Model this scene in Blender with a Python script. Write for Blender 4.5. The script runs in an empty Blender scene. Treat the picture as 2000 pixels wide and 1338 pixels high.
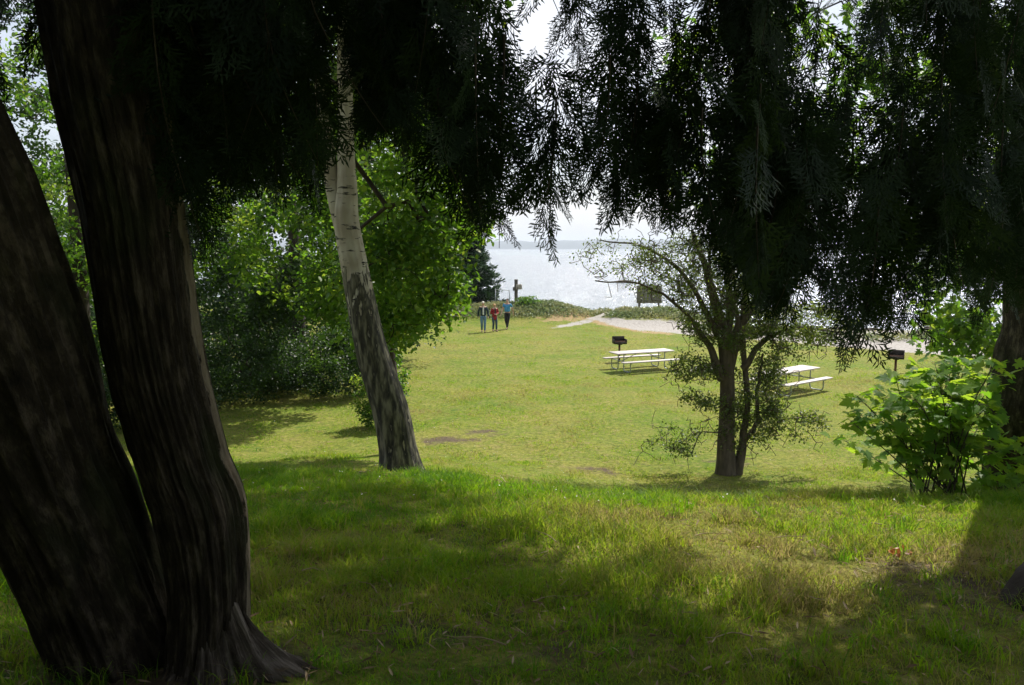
import bpy, math
import numpy as np
from mathutils import Vector
rng = np.random.default_rng(11)
C = bpy.context.scene.collection
sc = bpy.context.scene
R = math.radians

# ------------------------------------------------------------------ camera
CAMZ, F, PITCH = 5.0, 1500.0, 7.0
cd = bpy.data.cameras.new("camera"); cam = bpy.data.objects.new("camera", cd); C.objects.link(cam)
cam.location = (0, 0, CAMZ); cam.rotation_euler = (R(90 - PITCH), 0, 0)
cd.sensor_width = 36.0; cd.lens = 36.0 * F / 2000.0
cd.clip_start = 0.05; cd.clip_end = 20000
sc.camera = cam

# ------------------------------------------------------------------ world, sun, exposure
SUN_EL, SUN_AZ = 52.0, 33.0
w = bpy.data.worlds.new("World"); sc.world = w; w.use_nodes = True
nt = w.node_tree; nt.nodes.clear()
N = nt.nodes.new; L = nt.links.new
out = N('ShaderNodeOutputWorld'); bg = N('ShaderNodeBackground'); sky = N('ShaderNodeTexSky')
sky.sky_type = 'NISHITA'; sky.sun_disc = False
sky.sun_elevation = R(SUN_EL); sky.sun_rotation = R(SUN_AZ); sky.dust_density = 2.0
tc = N('ShaderNodeTexCoord'); mp = N('ShaderNodeMapping'); mp.inputs['Scale'].default_value = (1.0, 1.0, 3.2)
no = N('ShaderNodeTexNoise'); no.inputs['Scale'].default_value = 2.3; no.inputs['Detail'].default_value = 7
no.inputs['Roughness'].default_value = 0.55
L(tc.outputs['Generated'], mp.inputs['Vector']); L(mp.outputs['Vector'], no.inputs['Vector'])
cr = N('ShaderNodeValToRGB'); cr.color_ramp.elements[0].position = 0.30; cr.color_ramp.elements[1].position = 0.62
L(no.outputs['Fac'], cr.inputs['Fac'])
no2 = N('ShaderNodeTexNoise'); no2.inputs['Scale'].default_value = 5.0; no2.inputs['Detail'].default_value = 5
L(mp.outputs['Vector'], no2.inputs['Vector'])
cc = N('ShaderNodeValToRGB')
cc.color_ramp.elements[0].position = 0.3; cc.color_ramp.elements[0].color = (5.0, 5.4, 6.2, 1)
cc.color_ramp.elements[1].position = 0.7; cc.color_ramp.elements[1].color = (8.6, 8.7, 9.0, 1)
L(no2.outputs['Fac'], cc.inputs['Fac'])
mx = N('ShaderNodeMix'); mx.data_type = 'RGBA'
L(cr.outputs['Color'], mx.inputs['Factor']); L(sky.outputs['Color'], mx.inputs['A']); L(cc.outputs['Color'], mx.inputs['B'])
bg.inputs['Strength'].default_value = 0.10
L(mx.outputs['Result'], bg.inputs['Color']); L(bg.outputs['Background'], out.inputs['Surface'])

S = np.array([math.sin(R(SUN_AZ)) * math.cos(R(SUN_EL)), math.cos(R(SUN_AZ)) * math.cos(R(SUN_EL)), math.sin(R(SUN_EL))])
ld = bpy.data.lights.new("sun", 'SUN'); ld.energy = 4.8; ld.angle = R(0.5); ld.color = (1.0, 0.95, 0.86)
sun = bpy.data.objects.new("sun", ld); C.objects.link(sun)
sun.rotation_euler = Vector(S).to_track_quat('Z', 'Y').to_euler(); sun.location = (20, 30, 60)

sc.view_settings.view_transform = 'Standard'; sc.view_settings.look = 'None'
sc.view_settings.exposure = 0.58; sc.view_settings.gamma = 1.0; sc.view_settings.use_curve_mapping = False
cy = sc.cycles
cy.max_bounces = 5; cy.diffuse_bounces = 3; cy.glossy_bounces = 2; cy.transmission_bounces = 3; cy.volume_bounces = 0
cy.sample_clamp_indirect = 4.0; cy.use_denoising = True

# ------------------------------------------------------------------ helpers
def P(px, py, d):
    """point at forward distance d (world Y) seen at that place of the 2000x1338 photograph"""
    a = R(PITCH); u = (px - 1000) / F; v = (669 - py) / F
    dx, dy, dz = u, math.cos(a) + v * math.sin(a), -math.sin(a) + v * math.cos(a)
    return np.array([dx * d / dy, d, CAMZ + dz * d / dy])

def tag(o, label=None, cat=None, group=None, kind=None):
    if label: o['label'] = label
    if cat: o['category'] = cat
    if group: o['group'] = group
    if kind: o['kind'] = kind
    return o

def empty(name, loc, label, cat, group=None, rz=0.0):
    o = bpy.data.objects.new(name, None); C.objects.link(o); o.empty_display_size = 0.2
    o.location = tuple(float(a) for a in loc); o.rotation_euler = (0, 0, rz)
    return tag(o, label, cat, group)

def mesh(name, V, Fc, mat, parent=None, smooth=False, attrs=None):
    """V (n,3); Fc (m,k) array or list of arrays. Vertices are world space when the parent is unrotated."""
    me = bpy.data.meshes.new(name)
    V = np.asarray(V, np.float32)
    if parent is not None and parent.get('_local') is None and tuple(parent.rotation_euler) == (0, 0, 0):
        off = np.array(parent.location, np.float32)
        p = parent.parent
        while p is not None: off = off + np.array(p.location, np.float32); p = p.parent
        V = V - off
    if not isinstance(Fc, list): Fc = [Fc]
    Fc = [np.asarray(f, np.int32) for f in Fc if len(f)]
    me.vertices.add(len(V)); me.vertices.foreach_set('co', V.ravel())
    nl = sum(f.size for f in Fc); npoly = sum(len(f) for f in Fc)
    me.loops.add(nl); me.polygons.add(npoly)
    me.loops.foreach_set('vertex_index', np.concatenate([f.ravel() for f in Fc]))
    tot = np.concatenate([np.full(len(f), f.shape[1], np.int32) for f in Fc])
    st = np.concatenate([[0], np.cumsum(tot)[:-1]]).astype(np.int32)
    me.polygons.foreach_set('loop_start', st)
    try: me.polygons.foreach_set('loop_total', tot)
    except Exception: pass
    if smooth: me.polygons.foreach_set('use_smooth', np.ones(npoly, bool))
    if attrs:
        for k, a in attrs.items():
            a = np.asarray(a, np.float32)
            if k == 'tv': at = me.attributes.new(k, 'FLOAT_VECTOR', 'POINT'); at.data.foreach_set('vector', a.ravel())
            else: at = me.attributes.new(k, 'FLOAT', 'POINT'); at.data.foreach_set('value', a.ravel())
    me.update(calc_edges=True)
    if mat is not None: me.materials.append(mat)
    o = bpy.data.objects.new(name, me); C.objects.link(o)
    if parent is not None: o.parent = parent
    return o

def join(parts):
    """list of (V, F) with the same face size"""
    Vs, Fs, o = [], {}, 0
    for V, Fc in parts:
        Vs.append(np.asarray(V, float))
        for f in (Fc if isinstance(Fc, list) else [Fc]):
            f = np.asarray(f)
            if len(f): Fs.setdefault(f.shape[1], []).append(f + o)
        o += len(V)
    return np.concatenate(Vs), [np.concatenate(v) for v in Fs.values()]

def _h(ix, iy, s=0):
    n = (ix * 374761393 + iy * 668265263 + s * 1442695041) & 0xffffffff
    n = ((n ^ (n >> 13)) * 1274126177) & 0xffffffff
    return ((n ^ (n >> 16)) & 0xffff) / 65535.0
def vn(x, y, s=0):
    x = np.asarray(x, float); y = np.asarray(y, float)
    ix = np.floor(x).astype(np.int64); iy = np.floor(y).astype(np.int64); fx = x - ix; fy = y - iy
    fx = fx * fx * (3 - 2 * fx); fy = fy * fy * (3 - 2 * fy)
    a = _h(ix, iy, s); b = _h(ix + 1, iy, s); c = _h(ix, iy + 1, s); d = _h(ix + 1, iy + 1, s)
    return (a * (1 - fx) + b * fx) * (1 - fy) + (c * (1 - fx) + d * fx) * fy
def fbm(x, y, s=0, o=4):
    t = 0; a = 0.5
    for i in range(o):
        t = t + a * vn(x * 2 ** i, y * 2 ** i, s + i * 7); a *= 0.5
    return t

def sst(a, b, x):
    t = np.clip((x - a) / (b - a), 0, 1); return t * t * (3 - 2 * t)

def frames(pts):
    pts = np.asarray(pts, float); T = np.gradient(pts, axis=0)
    T /= np.linalg.norm(T, axis=1)[:, None] + 1e-9
    n = np.cross(T[0], [0.13, 0.97, 0.2]); n /= np.linalg.norm(n)
    Nn = []
    for t in T:
        n = n - t * np.dot(n, t); n /= np.linalg.norm(n) + 1e-9; Nn.append(n)
    Nn = np.array(Nn); return T, Nn, np.cross(T, Nn)

def spline(pts, n):
    pts = np.asarray(pts, float); m = len(pts)
    if m < 3:
        t = np.linspace(0, 1, n)[:, None]; return pts[0] * (1 - t) + pts[-1] * t
    tt = np.linspace(0, m - 1, n); i = np.clip(tt.astype(int), 0, m - 2); f = (tt - i)[:, None]
    g = lambda k: pts[np.clip(k, 0, m - 1)]
    a, b, c, d = g(i - 1), g(i), g(i + 1), g(i + 2)
    return 0.5 * ((2 * b) + (-a + c) * f + (2 * a - 5 * b + 4 * c - d) * f ** 2 + (-a + 3 * b - 3 * c + d) * f ** 3)

def tube(pts, rad, seg=8, cap=True):
    pts = np.asarray(pts, float); n = len(pts); rad = np.broadcast_to(np.asarray(rad, float), (n,))
    T, A, B = frames(pts); th = np.arange(seg) * 2 * math.pi / seg
    V = pts[:, None] + rad[:, None, None] * (np.cos(th)[None, :, None] * A[:, None] + np.sin(th)[None, :, None] * B[:, None])
    V = V.reshape(-1, 3); i = np.arange(n - 1)[:, None] * seg; j = np.arange(seg)[None]; j2 = (j + 1) % seg
    Fq = np.stack([i + j, i + j2, i + seg + j2, i + seg + j], -1).reshape(-1, 4)
    if not cap: return V, [Fq]
    V = np.vstack([V, pts[0], pts[-1]]); k = n * seg; j = np.arange(seg); j2 = (j + 1) % seg
    Ft = np.vstack([np.stack([np.full(seg, k), j2, j], -1), np.stack([np.full(seg, k + 1), (n - 1) * seg + j, (n - 1) * seg + j2], -1)])
    return V, [Fq, Ft]

def box(c, s, rz=0.0, bev=0.0):
    """box with centre c, size s, chamfered on its vertical and horizontal edges"""
    x, y, z = np.array(s) / 2.0; b = min(bev, x * .9, y * .9, z * .9)
    if b <= 0:
        V = np.array([[sx * x, sy * y, sz * z] for sz in (-1, 1) for sy in (-1, 1) for sx in (-1, 1)])
        Fq = [[0, 2, 3, 1], [4, 5, 7, 6], [0, 1, 5, 4], [2, 6, 7, 3], [0, 4, 6, 2], [1, 3, 7, 5]]; Fl = [np.array(Fq)]
    else:
        def ring(xx, yy, zz, bb):
            return [[xx, yy - bb, zz], [xx - bb, yy, zz], [-xx + bb, yy, zz], [-xx, yy - bb, zz], [-xx, -yy + bb, zz], [-xx + bb, -yy, zz], [xx - bb, -yy, zz], [xx, -yy + bb, zz]]
        V = np.array(ring(x - b, y - b, -z, b * .5) + ring(x, y, -z + b, b) + ring(x, y, z - b, b) + ring(x - b, y - b, z, b * .5))
        q = [[8 * k + j, 8 * k + (j + 1) % 8, 8 * k + 8 + (j + 1) % 8, 8 * k + 8 + j] for k in range(3) for j in range(8)]
        Fl = [np.array(q), np.array([[7, 6, 5, 4, 3, 2, 1, 0], [24, 25, 26, 27, 28, 29, 30, 31]])]
    cz, sz_ = math.cos(rz), math.sin(rz)
    V = V @ np.array([[cz, sz_, 0], [-sz_, cz, 0], [0, 0, 1]]) + np.array(c)
    return V, Fl

def rot_from(zdir, xdir):
    """matrices (n,3,3) whose columns are x, y, z"""
    z = zdir / (np.linalg.norm(zdir, axis=1)[:, None] + 1e-9)
    x = xdir - z * np.sum(xdir * z, 1)[:, None]; x /= np.linalg.norm(x, axis=1)[:, None] + 1e-9
    return np.stack([x, np.cross(z, x), z], -1)

def instance(T, Tf, pos, Rm, s):
    T = np.asarray(T, float); n, k = len(pos), len(T); s = np.asarray(s, float)
    if s.ndim == 1: s = s[:, None]
    V = np.einsum('nij,nkj->nki', Rm, T[None] * s[:, None, :]) + pos[:, None]
    Fl = [(np.asarray(f)[None] + (np.arange(n) * k)[:, None, None]).reshape(-1, np.asarray(f).shape[1]) for f in (Tf if isinstance(Tf, list) else [Tf])]
    return V.reshape(-1, 3), Fl

def rv(n):
    v = rng.normal(size=(n, 3)); return v / np.linalg.norm(v, axis=1)[:, None]

# ------------------------------------------------------------------ materials
def mat(name):
    m = bpy.data.materials.new(name); m.use_nodes = True
    n = m.node_tree; n.nodes.clear(); return m, n.nodes.new, n.links.new
def ramp(N, cols):
    r = N('ShaderNodeValToRGB'); e = r.color_ramp.elements
    e[0].position, e[0].color = cols[0][0], (*cols[0][1], 1); e[1].position, e[1].color = cols[-1][0], (*cols[-1][1], 1)
    for p, c in cols[1:-1]:
        k = e.new(p); k.color = (*c, 1)
    return r
def surf(name, cols, scale=5, rough=0.7, bump=0.3, stretch=(1, 1, 1), metal=0.0, dist=0.02, spec=0.4, detail=6):
    m, N, L = mat(name); o = N('ShaderNodeOutputMaterial'); b = N('ShaderNodeBsdfPrincipled')
    tc = N('ShaderNodeTexCoord'); mp = N('ShaderNodeMapping'); mp.inputs['Scale'].default_value = stretch
    no = N('ShaderNodeTexNoise'); no.inputs['Scale'].default_value = scale; no.inputs['Detail'].default_value = detail
    L(tc.outputs['Object'], mp.inputs['Vector']); L(mp.outputs['Vector'], no.inputs['Vector'])
    r = ramp(N, cols); L(no.outputs['Fac'], r.inputs['Fac']); L(r.outputs['Color'], b.inputs['Base Color'])
    b.inputs['Roughness'].default_value = rough; b.inputs['Metallic'].default_value = metal
    b.inputs['Specular IOR Level'].default_value = spec
    bp = N('ShaderNodeBump'); bp.inputs['Strength'].default_value = bump; bp.inputs['Distance'].default_value = dist
    L(no.outputs['Fac'], bp.inputs['Height']); L(bp.outputs['Normal'], b.inputs['Normal'])
    L(b.outputs['BSDF'], o.inputs['Surface']); return m
def leafmat(name, cols, tcols, trans=0.5, rough=0.45, spec=0.4):
    m, N, L = mat(name); o = N('ShaderNodeOutputMaterial'); b = N('ShaderNodeBsdfPrincipled'); t = N('ShaderNodeBsdfTranslucent')
    a = N('ShaderNodeAttribute'); a.attribute_name = 'rnd'
    r = ramp(N, cols); r2 = ramp(N, tcols); L(a.outputs['Fac'], r.inputs['Fac']); L(a.outputs['Fac'], r2.inputs['Fac'])
    L(r.outputs['Color'], b.inputs['Base Color']); L(r2.outputs['Color'], t.inputs['Color'])
    b.inputs['Roughness'].default_value = rough; b.inputs['Specular IOR Level'].default_value = spec
    mxs = N('ShaderNodeMixShader'); mxs.inputs['Fac'].default_value = trans
    L(b.outputs['BSDF'], mxs.inputs[1]); L(t.outputs['BSDF'], mxs.inputs[2]); L(mxs.outputs['Shader'], o.inputs['Surface']); return m

M = {}
M['leaf'] = leafmat('broad_leaf', [(0, (.030, .070, .012)), (.6, (.055, .115, .018)), (1, (.10, .15, .03))],
                    [(0, (.09, .23, .015)), (.6, (.20, .38, .02)), (1, (.42, .54, .05))], .5)
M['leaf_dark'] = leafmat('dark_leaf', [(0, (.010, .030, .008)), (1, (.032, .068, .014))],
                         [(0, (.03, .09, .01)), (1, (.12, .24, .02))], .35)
M['maple_leaf'] = leafmat('maple_leaf', [(0, (.06, .15, .018)), (1, (.16, .27, .035))],
                          [(0, (.20, .44, .02)), (1, (.46, .62, .04))], .55, rough=.5, spec=.22)
M['haw_leaf'] = leafmat('hawthorn_leaf', [(0, (.03, .06, .015)), (1, (.07, .11, .02))],
                        [(0, (.13, .22, .02)), (1, (.32, .40, .04))], .4)
M['cedar_leaf'] = leafmat('cedar_leaf', [(0, (.010, .024, .010)), (1, (.026, .050, .016))],
                          [(0, (.02, .05, .01)), (1, (.06, .11, .015))], .14, rough=.6, spec=.15)
M['fir'] = leafmat('fir_needles', [(0, (.012, .035, .014)), (1, (.035, .075, .024))],
                   [(0, (.02, .06, .015)), (1, (.05, .12, .02))], .18, rough=.6, spec=.2)
M['grass'] = leafmat('grass_blade', [(0, (.035, .105, .008)), (.45, (.098, .195, .010)), (.75, (.175, .215, .022)), (1, (.30, .245, .10))],
                     [(0, (.16, .40, .01)), (.45, (.34, .54, .012)), (.75, (.44, .47, .05)), (1, (.42, .34, .13))], .5, rough=.5, spec=.25)
M['beach_plant'] = leafmat('beach_plant', [(0, (.10, .15, .06)), (.6, (.17, .21, .08)), (1, (.30, .28, .13))],
                           [(0, (.20, .28, .10)), (1, (.42, .38, .16))], .35)
M['dead_leaf'] = leafmat('dead_leaf', [(0, (.35, .13, .04)), (1, (.55, .25, .08))], [(0, (.4, .15, .04)), (1, (.6, .25, .06))], .3)
M['twig'] = surf('twig', [(.3, (.035, .026, .018)), (.7, (.085, .068, .05))], 20, .85)
M['bark_dark'] = surf('dark_bark', [(.3, (.018, .014, .010)), (.7, (.055, .042, .030))], 9, .9, .8, (1, 1, .2), dist=.03)
M['haw_bark'] = surf('hawthorn_bark', [(.3, (.05, .04, .028)), (.7, (.13, .105, .075))], 14, .9, .7, (1, 1, .25), dist=.02)

def cedar_bark(name='cedar_bark', cols=((.36, (.008, .006, .004)), (.50, (.042, .033, .022)), (.64, (.165, .135, .098))), sc=20, stretch=.27):
    m, N, L = mat(name); o = N('ShaderNodeOutputMaterial'); b = N('ShaderNodeBsdfPrincipled')
    at = N('ShaderNodeAttribute'); at.attribute_name = 'tv'
    def nz(s_, st, det, ro=.6):
        mp = N('ShaderNodeMapping'); mp.inputs['Scale'].default_value = (1, 1, st); n = N('ShaderNodeTexNoise'); n.inputs['Scale'].default_value = s_
        n.inputs['Detail'].default_value = det; n.inputs['Roughness'].default_value = ro; L(at.outputs['Vector'], mp.inputs['Vector']); L(mp.outputs['Vector'], n.inputs['Vector']); return n
    no_ = nz(sc, stretch, 9, .7); n3 = nz(11, .6, 8, .7)
    ml = N('ShaderNodeMath'); ml.operation = 'MULTIPLY'; ml.inputs[1].default_value = .45; L(n3.outputs['Fac'], ml.inputs[0])
    no = N('ShaderNodeMath'); no.operation = 'MULTIPLY_ADD'; no.inputs[1].default_value = .55; L(no_.outputs['Fac'], no.inputs[0]); L(ml.outputs[0], no.inputs[2])
    r = ramp(N, cols); L(no.outputs[0], r.inputs['Fac'])
    n2 = nz(7, .45, 6); a = N('ShaderNodeAttribute'); a.attribute_name = 'sunlit_peel'  # bare-wood strip, with sunlight on the stem edge painted in
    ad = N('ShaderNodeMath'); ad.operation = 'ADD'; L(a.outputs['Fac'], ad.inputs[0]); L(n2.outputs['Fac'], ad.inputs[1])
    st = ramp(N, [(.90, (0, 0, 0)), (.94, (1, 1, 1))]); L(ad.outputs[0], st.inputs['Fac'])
    r2 = ramp(N, [(.3, (.12, .09, .06)), (.5, (.27, .22, .155)), (.7, (.42, .36, .27))]); L(no.outputs[0], r2.inputs['Fac'])  # peeled wood colour, raised to stand for sun on that edge
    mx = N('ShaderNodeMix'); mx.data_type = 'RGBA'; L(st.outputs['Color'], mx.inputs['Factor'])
    n4 = nz(2.2, .6, 5); ms = ramp(N, [(.50, (0, 0, 0)), (.66, (.65, .65, .65))]); L(n4.outputs['Fac'], ms.inputs['Fac'])
    mo = N('ShaderNodeMix'); mo.data_type = 'RGBA'; mo.inputs['B'].default_value = (.030, .042, .012, 1); L(ms.outputs['Color'], mo.inputs['Factor']); L(r.outputs['Color'], mo.inputs['A'])
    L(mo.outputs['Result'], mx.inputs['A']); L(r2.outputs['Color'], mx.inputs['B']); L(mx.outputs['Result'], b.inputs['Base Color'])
    b.inputs['Roughness'].default_value = .85; b.inputs['Specular IOR Level'].default_value = .2
    sub = N('ShaderNodeMath'); sub.operation = 'MULTIPLY_ADD'; sub.inputs[1].default_value = -.5
    L(st.outputs['Color'], sub.inputs[0]); L(no.outputs[0], sub.inputs[2])
    bp = N('ShaderNodeBump'); bp.inputs['Strength'].default_value = 1; bp.inputs['Distance'].default_value = .07
    L(sub.outputs[0], bp.inputs['Height']); L(bp.outputs['Normal'], b.inputs['Normal'])
    L(b.outputs['BSDF'], o.inputs['Surface']); return m
M['white_wood'] = cedar_bark('weathered_root_wood', ((.40, (.022, .017, .012)), (.5, (.11, .09, .07)), (.62, (.36, .31, .26))), 30, .12)
M['cedar_bark'] = cedar_bark()

def birch_bark():
    m, N, L = mat('birch_bark'); o = N('ShaderNodeOutputMaterial'); b = N('ShaderNodeBsdfPrincipled')
    tc = N('ShaderNodeTexCoord')
    def nz(sc, st, det=5):
        mp = N('ShaderNodeMapping'); mp.inputs['Scale'].default_value = st; n = N('ShaderNodeTexNoise'); n.inputs['Scale'].default_value = sc
        n.inputs['Detail'].default_value = det; L(tc.outputs['Object'], mp.inputs['Vector']); L(mp.outputs['Vector'], n.inputs['Vector']); return n
    tone = nz(4, (1, 1, .6)); pale = ramp(N, [(.3, (.24, .20, .13)), (.5, (.35, .31, .23)), (.7, (.48, .45, .36))]); L(tone.outputs['Fac'], pale.inputs['Fac'])
    lent = nz(5, (1, 1, 4.5), 6); lm = ramp(N, [(.585, (0, 0, 0)), (.62, (1, 1, 1))]); L(lent.outputs['Fac'], lm.inputs['Fac'])
    a = N('ShaderNodeAttribute'); a.attribute_name = 'rough_bark'
    pl = nz(16, (1, 1, .22), 8); ad = N('ShaderNodeMath'); ad.operation = 'ADD'; L(a.outputs['Fac'], ad.inputs[0]); L(pl.outputs['Fac'], ad.inputs[1])
    rm = ramp(N, [(.95, (0, 0, 0)), (1.02, (1, 1, 1))]); L(ad.outputs[0], rm.inputs['Fac'])
    mxm = N('ShaderNodeMath'); mxm.operation = 'MAXIMUM'; L(lm.outputs['Color'], mxm.inputs[0]); L(rm.outputs['Color'], mxm.inputs[1])
    dk = ramp(N, [(.40, (.010, .009, .006)), (.5, (.045, .042, .024)), (.62, (.16, .15, .10))]); L(pl.outputs['Fac'], dk.inputs['Fac'])
    mx = N('ShaderNodeMix'); mx.data_type = 'RGBA'; L(mxm.outputs[0], mx.inputs['Factor'])
    L(pale.outputs['Color'], mx.inputs['A']); L(dk.outputs['Color'], mx.inputs['B']); L(mx.outputs['Result'], b.inputs['Base Color'])
    b.inputs['Roughness'].default_value = .75
    bp = N('ShaderNodeBump'); bp.inputs['Strength'].default_value = .8; bp.inputs['Distance'].default_value = .02
    mm = N('ShaderNodeMath'); mm.operation = 'MULTIPLY'; L(mxm.outputs[0], mm.inputs[0]); L(pl.outputs['Fac'], mm.inputs[1])
    L(mm.outputs[0], bp.inputs['Height']); L(bp.outputs['Normal'], b.inputs['Normal'])
    L(b.outputs['BSDF'], o.inputs['Surface']); return m
M['birch_bark'] = birch_bark()

def ground_mat():
    m, N, L = mat('ground'); o = N('ShaderNodeOutputMaterial'); b = N('ShaderNodeBsdfPrincipled')
    tc = N('ShaderNodeTexCoord')
    def nz(sc, det=5, ro=.6):
        n = N('ShaderNodeTexNoise'); n.inputs['Scale'].default_value = sc; n.inputs['Detail'].default_value = det
        n.inputs['Roughness'].default_value = ro; L(tc.outputs['Object'], n.inputs['Vector']); return n
    fine = nz(9, 8, .75); big = nz(.35, 6, .6); peb = N('ShaderNodeTexVoronoi'); peb.inputs['Scale'].default_value = 9
    L(tc.outputs['Object'], peb.inputs['Vector'])
    def mix(f, a, bb):
        x = N('ShaderNodeMix'); x.data_type = 'RGBA'
        L(f, x.inputs['Factor']); L(a, x.inputs['A']); L(bb, x.inputs['B']); return x.outputs['Result']
    gA = ramp(N, [(.35, (.040, .075, .008)), (.5, (.105, .158, .014)), (.65, (.175, .21, .026))]); L(fine.outputs['Fac'], gA.inputs['Fac'])
    gB = ramp(N, [(.35, (.072, .082, .013)), (.5, (.172, .18, .033)), (.65, (.28, .255, .06))]); L(fine.outputs['Fac'], gB.inputs['Fac'])
    bm = ramp(N, [(.36, (0, 0, 0)), (.60, (1, 1, 1))]); L(big.outputs['Fac'], bm.inputs['Fac'])
    grass = mix(bm.outputs['Color'], gA.outputs['Color'], gB.outputs['Color'])
    m3 = nz(3.4, 7, .7); tn = ramp(N, [(.52, (0, 0, 0)), (.66, (.75, .75, .75))]); L(m3.outputs['Fac'], tn.inputs['Fac'])
    tan = ramp(N, [(.35, (.10, .085, .03)), (.65, (.33, .27, .11))]); L(fine.outputs['Fac'], tan.inputs['Fac']); grass = mix(tn.outputs['Color'], grass, tan.outputs['Color'])
    m4 = nz(1.3, 8, .75); wd = ramp(N, [(.58, (0, 0, 0)), (.66, (.8, .8, .8))]); L(m4.outputs['Fac'], wd.inputs['Fac'])
    wc = ramp(N, [(.4, (.03, .075, .010)), (.6, (.08, .15, .018))]); L(fine.outputs['Fac'], wc.inputs['Fac']); grass = mix(wd.outputs['Color'], grass, wc.outputs['Color'])
    def at(nm):
        a = N('ShaderNodeAttribute'); a.attribute_name = nm; return a.outputs['Fac']
    def edge(nm, n):
        ad = N('ShaderNodeMath'); ad.operation = 'ADD'; L(at(nm), ad.inputs[0]); L(n.outputs['Fac'], ad.inputs[1])
        r = ramp(N, [(.82, (0, 0, 0)), (1.0, (1, 1, 1))]); r.color_ramp.elements[1].position = 1.0; L(ad.outputs[0], r.inputs['Fac']); return r.outputs['Color']
    mid = nz(2.2, 6, .65)
    dirt = ramp(N, [(.3, (.045, .032, .020)), (.7, (.15, .115, .075))]); L(fine.outputs['Fac'], dirt.inputs['Fac'])
    dry = ramp(N, [(.3, (.22, .15, .07)), (.7, (.38, .28, .15))]); L(fine.outputs['Fac'], dry.inputs['Fac'])
    gr = ramp(N, [(.25, (.19, .175, .155)), (.75, (.46, .43, .40))]); L(fine.outputs['Fac'], gr.inputs['Fac'])
    pr = ramp(N, [(0.0, (.55, .52, .49)), (.8, (.20, .185, .17))]); L(peb.outputs['Distance'], pr.inputs['Fac'])
    x = N('ShaderNodeMix'); x.data_type = 'RGBA'; x.inputs['Factor'].default_value = .4; L(gr.outputs['Color'], x.inputs['A']); L(pr.outputs['Color'], x.inputs['B'])
    c = mix(edge('dirt', mid), grass, dirt.outputs['Color']); c = mix(edge('dry', mid), c, dry.outputs['Color'])
    c = mix(edge('gravel', mid), c, x.outputs['Result']); L(c, b.inputs['Base Color'])
    b.inputs['Roughness'].default_value = .95; b.inputs['Specular IOR Level'].default_value = .15
    bp = N('ShaderNodeBump'); bp.inputs['Strength'].default_value = .8; bp.inputs['Distance'].default_value = .05
    L(fine.outputs['Fac'], bp.inputs['Height']); L(bp.outputs['Normal'], b.inputs['Normal'])
    L(b.outputs['BSDF'], o.inputs['Surface']); return m
M['ground'] = ground_mat()

def water_mat():
    m, N, L = mat('sea_water'); o = N('ShaderNodeOutputMaterial'); b = N('ShaderNodeBsdfPrincipled')
    tc = N('ShaderNodeTexCoord')
    b.inputs['Base Color'].default_value = (.20, .23, .26, 1); b.inputs['Roughness'].default_value = .16; b.inputs['IOR'].default_value = 1.7
    prev = None
    for s, st, d, det in ((.5, (1, 2.0, 1), .12, 4), (2.6, (1, 1.4, 1), .05, 6)):
        mp = N('ShaderNodeMapping'); mp.inputs['Scale'].default_value = st; n = N('ShaderNodeTexNoise')
        n.inputs['Scale'].default_value = s; n.inputs['Detail'].default_value = det
        L(tc.outputs['Object'], mp.inputs['Vector']); L(mp.outputs['Vector'], n.inputs['Vector'])
        bp = N('ShaderNodeBump'); bp.inputs['Strength'].default_value = 1; bp.inputs['Distance'].default_value = d * 6
        L(n.outputs['Fac'], bp.inputs['Height'])
        if prev: L(prev.outputs['Normal'], bp.inputs['Normal'])
        prev = bp
    L(prev.outputs['Normal'], b.inputs['Normal']); L(b.outputs['BSDF'], o.inputs['Surface']); return m
M['water'] = water_mat()
M['hill'] = surf('wooded_hill', [(.35, (.02, .035, .035)), (.65, (.04, .06, .05))], .02, .95, .0)
M['board'] = surf('weathered_plank', [(.3, (.38, .335, .32)), (.7, (.60, .54, .51))], 3, .6, .2, (1, 9, 9), dist=.004)
M['steel'] = surf('galvanised_pipe', [(.3, (.30, .33, .34)), (.7, (.46, .49, .49))], 12, .45, .1, metal=.6)
M['grill'] = surf('sooty_iron', [(.3, (.012, .011, .010)), (.7, (.05, .038, .030))], 14, .6, .3, metal=.4)
M['rust'] = surf('rusty_iron', [(.3, (.07, .03, .015)), (.7, (.16, .075, .035))], 14, .8, .3)
M['old_wood'] = surf('grey_old_wood', [(.3, (.075, .065, .05)), (.7, (.17, .15, .12))], 5, .9, .5, (1, 1, .15), dist=.01)
M['sign_board'] = surf('mossy_board', [(.3, (.10, .10, .065)), (.7, (.20, .19, .13))], 4, .9, .4, (8, 1, 1), dist=.01)
M['drift'] = surf('driftwood', [(.3, (.08, .065, .05)), (.7, (.24, .21, .18))], 6, .9, .5, (.2, 1, 1), dist=.02)
M['stone'] = surf('grey_stone', [(.3, (.18, .17, .16)), (.7, (.38, .36, .34))], 8, .9, .4)
M['paint_sign'] = surf('faded_sign_paint', [(.3, (.30, .27, .22)), (.7, (.42, .39, .33))], 6, .7, .1)
M['skin'] = surf('skin', [(.3, (.42, .24, .17)), (.7, (.55, .34, .25))], 6, .55, .05)
for k, c in dict(navy=(.016, .035, .048), jeans=(.10, .19, .30), dark_jeans=(.03, .06, .10), red=(.28, .012, .02), white=(.62, .62, .60), black=(.012, .012, .014),
                 blue=(.06, .27, .52), cap=(.66, .62, .54), blond=(.50, .31, .11), brown=(.05, .03, .02), shoe=(.05, .04, .035), grey_hair=(.35, .33, .3)).items():
    M[k] = surf('cloth_' + k, [(.3, tuple(a * .8 for a in c)), (.7, tuple(min(1, a * 1.2) for a in c))], 14, .85, .25, dist=.01)

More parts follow.
